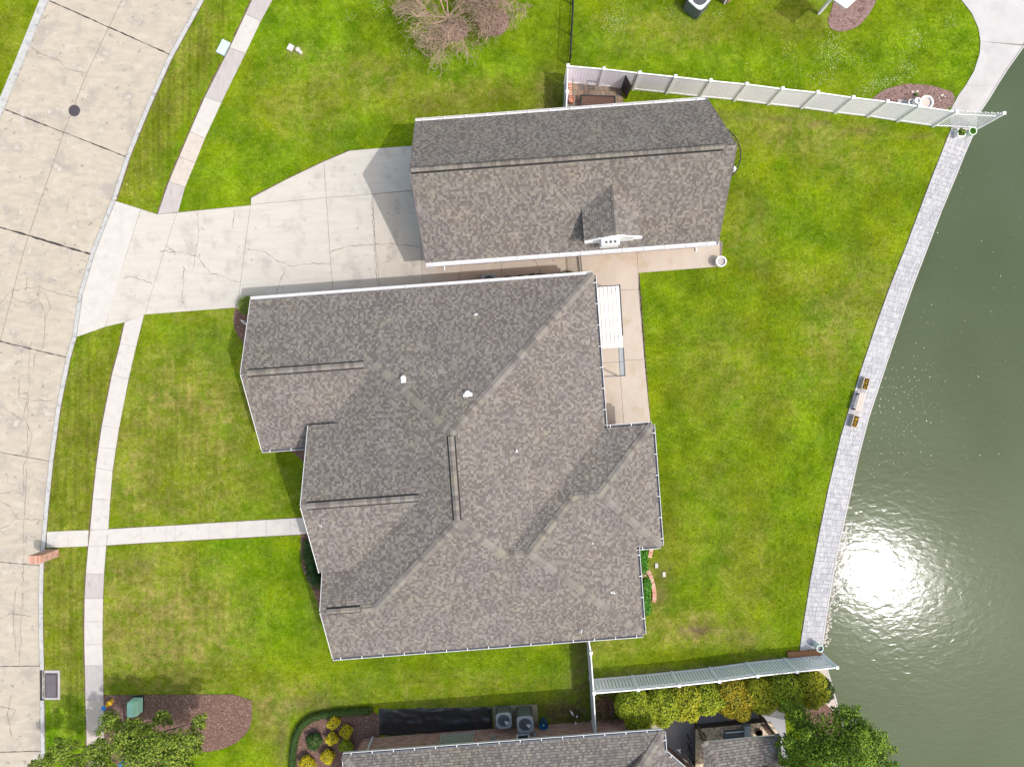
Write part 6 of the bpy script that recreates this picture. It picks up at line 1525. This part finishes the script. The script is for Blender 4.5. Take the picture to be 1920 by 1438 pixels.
for px, py, sx, sy, lb in ((1069, 160, .12, .5, 'narrow strip of red bricks above the terracotta pot'),):
    c = P(px, 171); t = root('brick_strip', lb, 'bricks', c)
    for i in range(5): g = MB(); g.box(c + Vector((0, .35 - i * .14, .05)), (.2, .11, .06)); g.build('brick', random.choice(M['brick'][:2]), t)

# curved iron stair at the east gable of the garage
c = Vector((*UV(g1 - 2, rv - 27, 0)[:2], 0)); t = root('iron_stair_rail', 'curved black iron railing showing past the right gable of the garage', 'railing', c)
R0 = 1.5; zr = 3.2; g = MB(); arc = [c + Vector((math.cos(a) * R0 - .1, math.sin(a) * R0, zr)) for a in [math.radians(-80 + 160 * i / 16) for i in range(17)]]
g.tube(arc, .03, 6); g.build('rail', M['black'], t); g = MB(); g.tube([p - Vector((0, 0, .95)) for p in arc], .025, 6); g.build('rail', M['black'], t)
for p in arc: g = MB(); g.tube([p, p - Vector((0, 0, .95))], .014, 5); g.build('baluster', M['black'], t)
g = MB(); g.prism([(p.x, p.y) for p in arc], zr - 1.1, zr - 1.02); g.build('landing', M['dgrey'], t)
g = MB(); g.box((c.x + R0 * .4, c.y, (zr - 1.1) / 2), (.1, .1, zr - 1.1)); g.build('post', M['black'], t)
c = P(1371, 321); t = root('white_downpipe', 'small white fitting below the curved railing at the garage corner', 'fitting', c); g = MB(); g.lathe(c, [(.16, 0), (.2, .35), (.12, .5)], 4, closed_top=True); g.build('body', M['white'], t)

# ------------------------------------------------------------------ neighbour's outdoor kitchen
c = P(1370, 1400); t = root('outdoor_kitchen', 'small outdoor kitchen pavilion with granite counter and shingle roof by the grey patio', 'outdoor kitchen', c)
KR = 2.7
k4 = [P(1320, 1392, KR), P(1461, 1378, KR), P(1471, 1470, KR), P(1322, 1490, KR)]
rg = [(k4[0] + k4[3]) / 2 + Vector((.9, 0, .5)), (k4[1] + k4[2]) / 2 + Vector((-.9, 0, .5))]
kf = [[k4[0], k4[1], rg[1], rg[0]], [k4[1], k4[2], rg[1]], [k4[2], k4[3], rg[0], rg[1]], [k4[3], k4[0], rg[0]]]
kroof = roof_body('roof', kf, t, .12); shingle_roof(kf, kroof, lambda p: p.y > P(0, 1450, 3).y, singles=150)
for i in (0, 1):
    e = k4[i].lerp(rg[i], .9); f1, f2 = (kf[0], kf[3]) if i == 0 else (kf[0], kf[1]); caps(k4[i], e, face_frame(f1)[3], face_frame(f2)[3], kroof)
for p in k4: g = MB(); v = p.lerp((k4[0] + k4[2]) / 2, .08); g.box((v.x, v.y, KR / 2), (.11, .11, KR)); g.build('post', M['bark'], t)
cb = [P2(*p) for p in [(1302, 1357), (1432, 1343.5), (1438, 1366), (1325, 1378), (1330, 1440), (1306, 1440)]]
g = MB(); g.prism(cb, .03, .95); g.build('counter_base', mat('stone_base', (0.17, 0.125, 0.105), .9, .35, 6, .02, 12), t)
ct = [P2(*p, 1.0) for p in [(1304, 1367), (1446, 1353), (1462, 1380), (1330, 1394), (1334, 1450), (1304, 1450)]]
g = MB(); g.prism(ct, .95, 1.0); g.build('countertop', M['granite'], t)
q = [P2(*p, 1.2) for p in [(1359, 1373), (1395, 1370), (1395, 1388), (1360, 1391)]]; g = MB(); g.prism(q, 1.0, 1.2); gl = g.build('grill', M['dgrey'], t)
g = MB(); g.beam(Vector((*q[0], 1.22)), Vector((*q[1], 1.22)), .05, .05); g.build('handle', M['silver'], gl)
q = [P2(*p, 1.35) for p in [(1396, 1362), (1408, 1361), (1408, 1384), (1396, 1384)]]; g = MB(); g.prism(q, 1.0, 1.35); g.build('side_cabinet', M['grey'], t)
q = P(1422, 1372, 1.0); g = MB(); g.lathe(q, [(.16, 0), (.2, .12), (.17, .12)], 14); g.build('sink_bowl', M['brownwood'], t)
q = [P2(*p, 1.15) for p in [(1312, 1376), (1322, 1375), (1326, 1390), (1318, 1391)]]; g = MB(); g.prism(q, 1.0, 1.15); g.build('tray', M['brownwood'], t)
q = [P2(*p, 1.15) for p in [(1430, 1360), (1436, 1360), (1452, 1378), (1442, 1378)]]; g = MB(); g.prism(q, 1.0, 1.15); g.build('tray', M['brownwood'], t)
a = P(1288, 1376); b_ = P(1294, 1440); t = root('iron_railing', 'black iron posts along the grey patio left of the outdoor kitchen', 'railing', a)
for k in (0, .24, .37, .62, .80, 1.0): p = a.lerp(b_, k); g = MB(); g.tube([p, p + Vector((0, 0, .95))], .022, 6); g.build('post', M['black'], t)
# low bench-like metal pieces by the side path
a = P(1192, 1366); t = root('patio_rack', 'grey metal rack beside the neighbour wall below the hedge', 'rack', a)
for k in range(3): g = MB(); g.beam(a + UE * (k * .14) + Vector((0, 0, .35)), a + UE * (k * .14) + US * .45 + Vector((0, 0, .35)), .05, .03); g.build('bar', M['grey'], t)
for dx, dy in ((0, 0), (.28, 0), (0, .45), (.28, .45)): g = MB(); p = a + UE * dx + US * dy; g.box((p.x, p.y, .17), (.04, .04, .34)); g.build('leg', M['grey'], t)

# ------------------------------------------------------------------ neighbour's house cut by the top edge
cn = P(1390, -40); t = root('house', 'corner of a neighbour house with brick wall cut by the top edge', 'house', cn)
a = P(1352, 2); d1 = Vector((.75, .66, 0)); d2 = Vector((-.66, .75, 0))
a = P(1360, 6)
g = MB(); g.beam(a + Vector((0, 0, 1.4)), a + d1 * 7.6 + Vector((0, 0, 1.4)), .2, 2.8); g.build('wall', brickwall, t); g = MB(); g.beam(a + Vector((0, 0, 1.4)), a + d2 * 7 + Vector((0, 0, 1.4)), .2, 2.8); g.build('wall', brickwall, t)
d1.normalize(); d2.normalize(); zz = Vector((0, 0, 2.85)); o_ = a - d1 * .45 - d2 * .45 + zz; A1 = o_ + d1 * 8.5; A2 = A1 + d2 * 7.9; A3 = o_ + d2 * 7.9
q0_ = o_ + d1 * 3.95 + d2 * 3.95 + Vector((0, 0, 2)); q1_ = A1 - d1 * 3.95 + d2 * 3.95 + Vector((0, 0, 2))
tf = [[o_, A1, q1_, q0_], [A1, A2, q1_], [A2, A3, q0_, q1_], [A3, o_, q0_]]; trf = roof_body('roof', tf, t); shingle_roof(tf, trf, lambda p: p.y < P(0, -10, 3).y + 5, singles=0)
for e0, e1 in ((A1, A2), (A2, A3)): g = MB(); g.beam(e0 - zz * .5 + (A3 - e0).normalized() * .4, e1 - zz * .5 + (A3 - e1).normalized() * .4 if e1 is not A3 else e1 - zz * .5, .2, 2.8); g.build('wall', brickwall, t)
g = MB(); p = a - d1 * .1; g.tube([p + Vector((0, 0, .05)), p + Vector((0, 0, 2.7))], .05, 8); g.build('downspout', M['white'], t)
e = P(1586, 13, 2.9); r1 = [e, e + Vector((-3.6, 4.2, 0)), e + Vector((-1, 8, 1.6)), e + Vector((4, 4, 1.6)), e + Vector((1.2, 1.5, 0))]
t2 = root('porch_roof', 'pale metal porch roof corner above the pink mulch at the top edge', 'roof', P(1586, 5))
e4 = [P(1586, 16, 2.7), P(1548, -12, 2.7), P(1580, -50, 2.7), P(1625, -20, 2.7)]
g = MB(); g.prism([(v.x, v.y) for v in e4], 2.6, 2.7); g.build('roof_panel', M['silver'], t2)
g = MB(); g.beam(e4[0] + Vector((0, 0, .03)), e4[1] + Vector((0, 0, .03)), .12, .1); g.beam(e4[0] + Vector((0, 0, .03)), e4[3] + Vector((0, 0, .03)), .08, .1); g.build('gutter', M['white'], t2)
g = MB(); v = e4[0].lerp(e4[2], .7); g.box((v.x, v.y, 1.3), (.14, .14, 2.6)); g.build('post', M['white'], t2)
for o in bpy.data.objects:
    if '_o' in o: del o['_o']
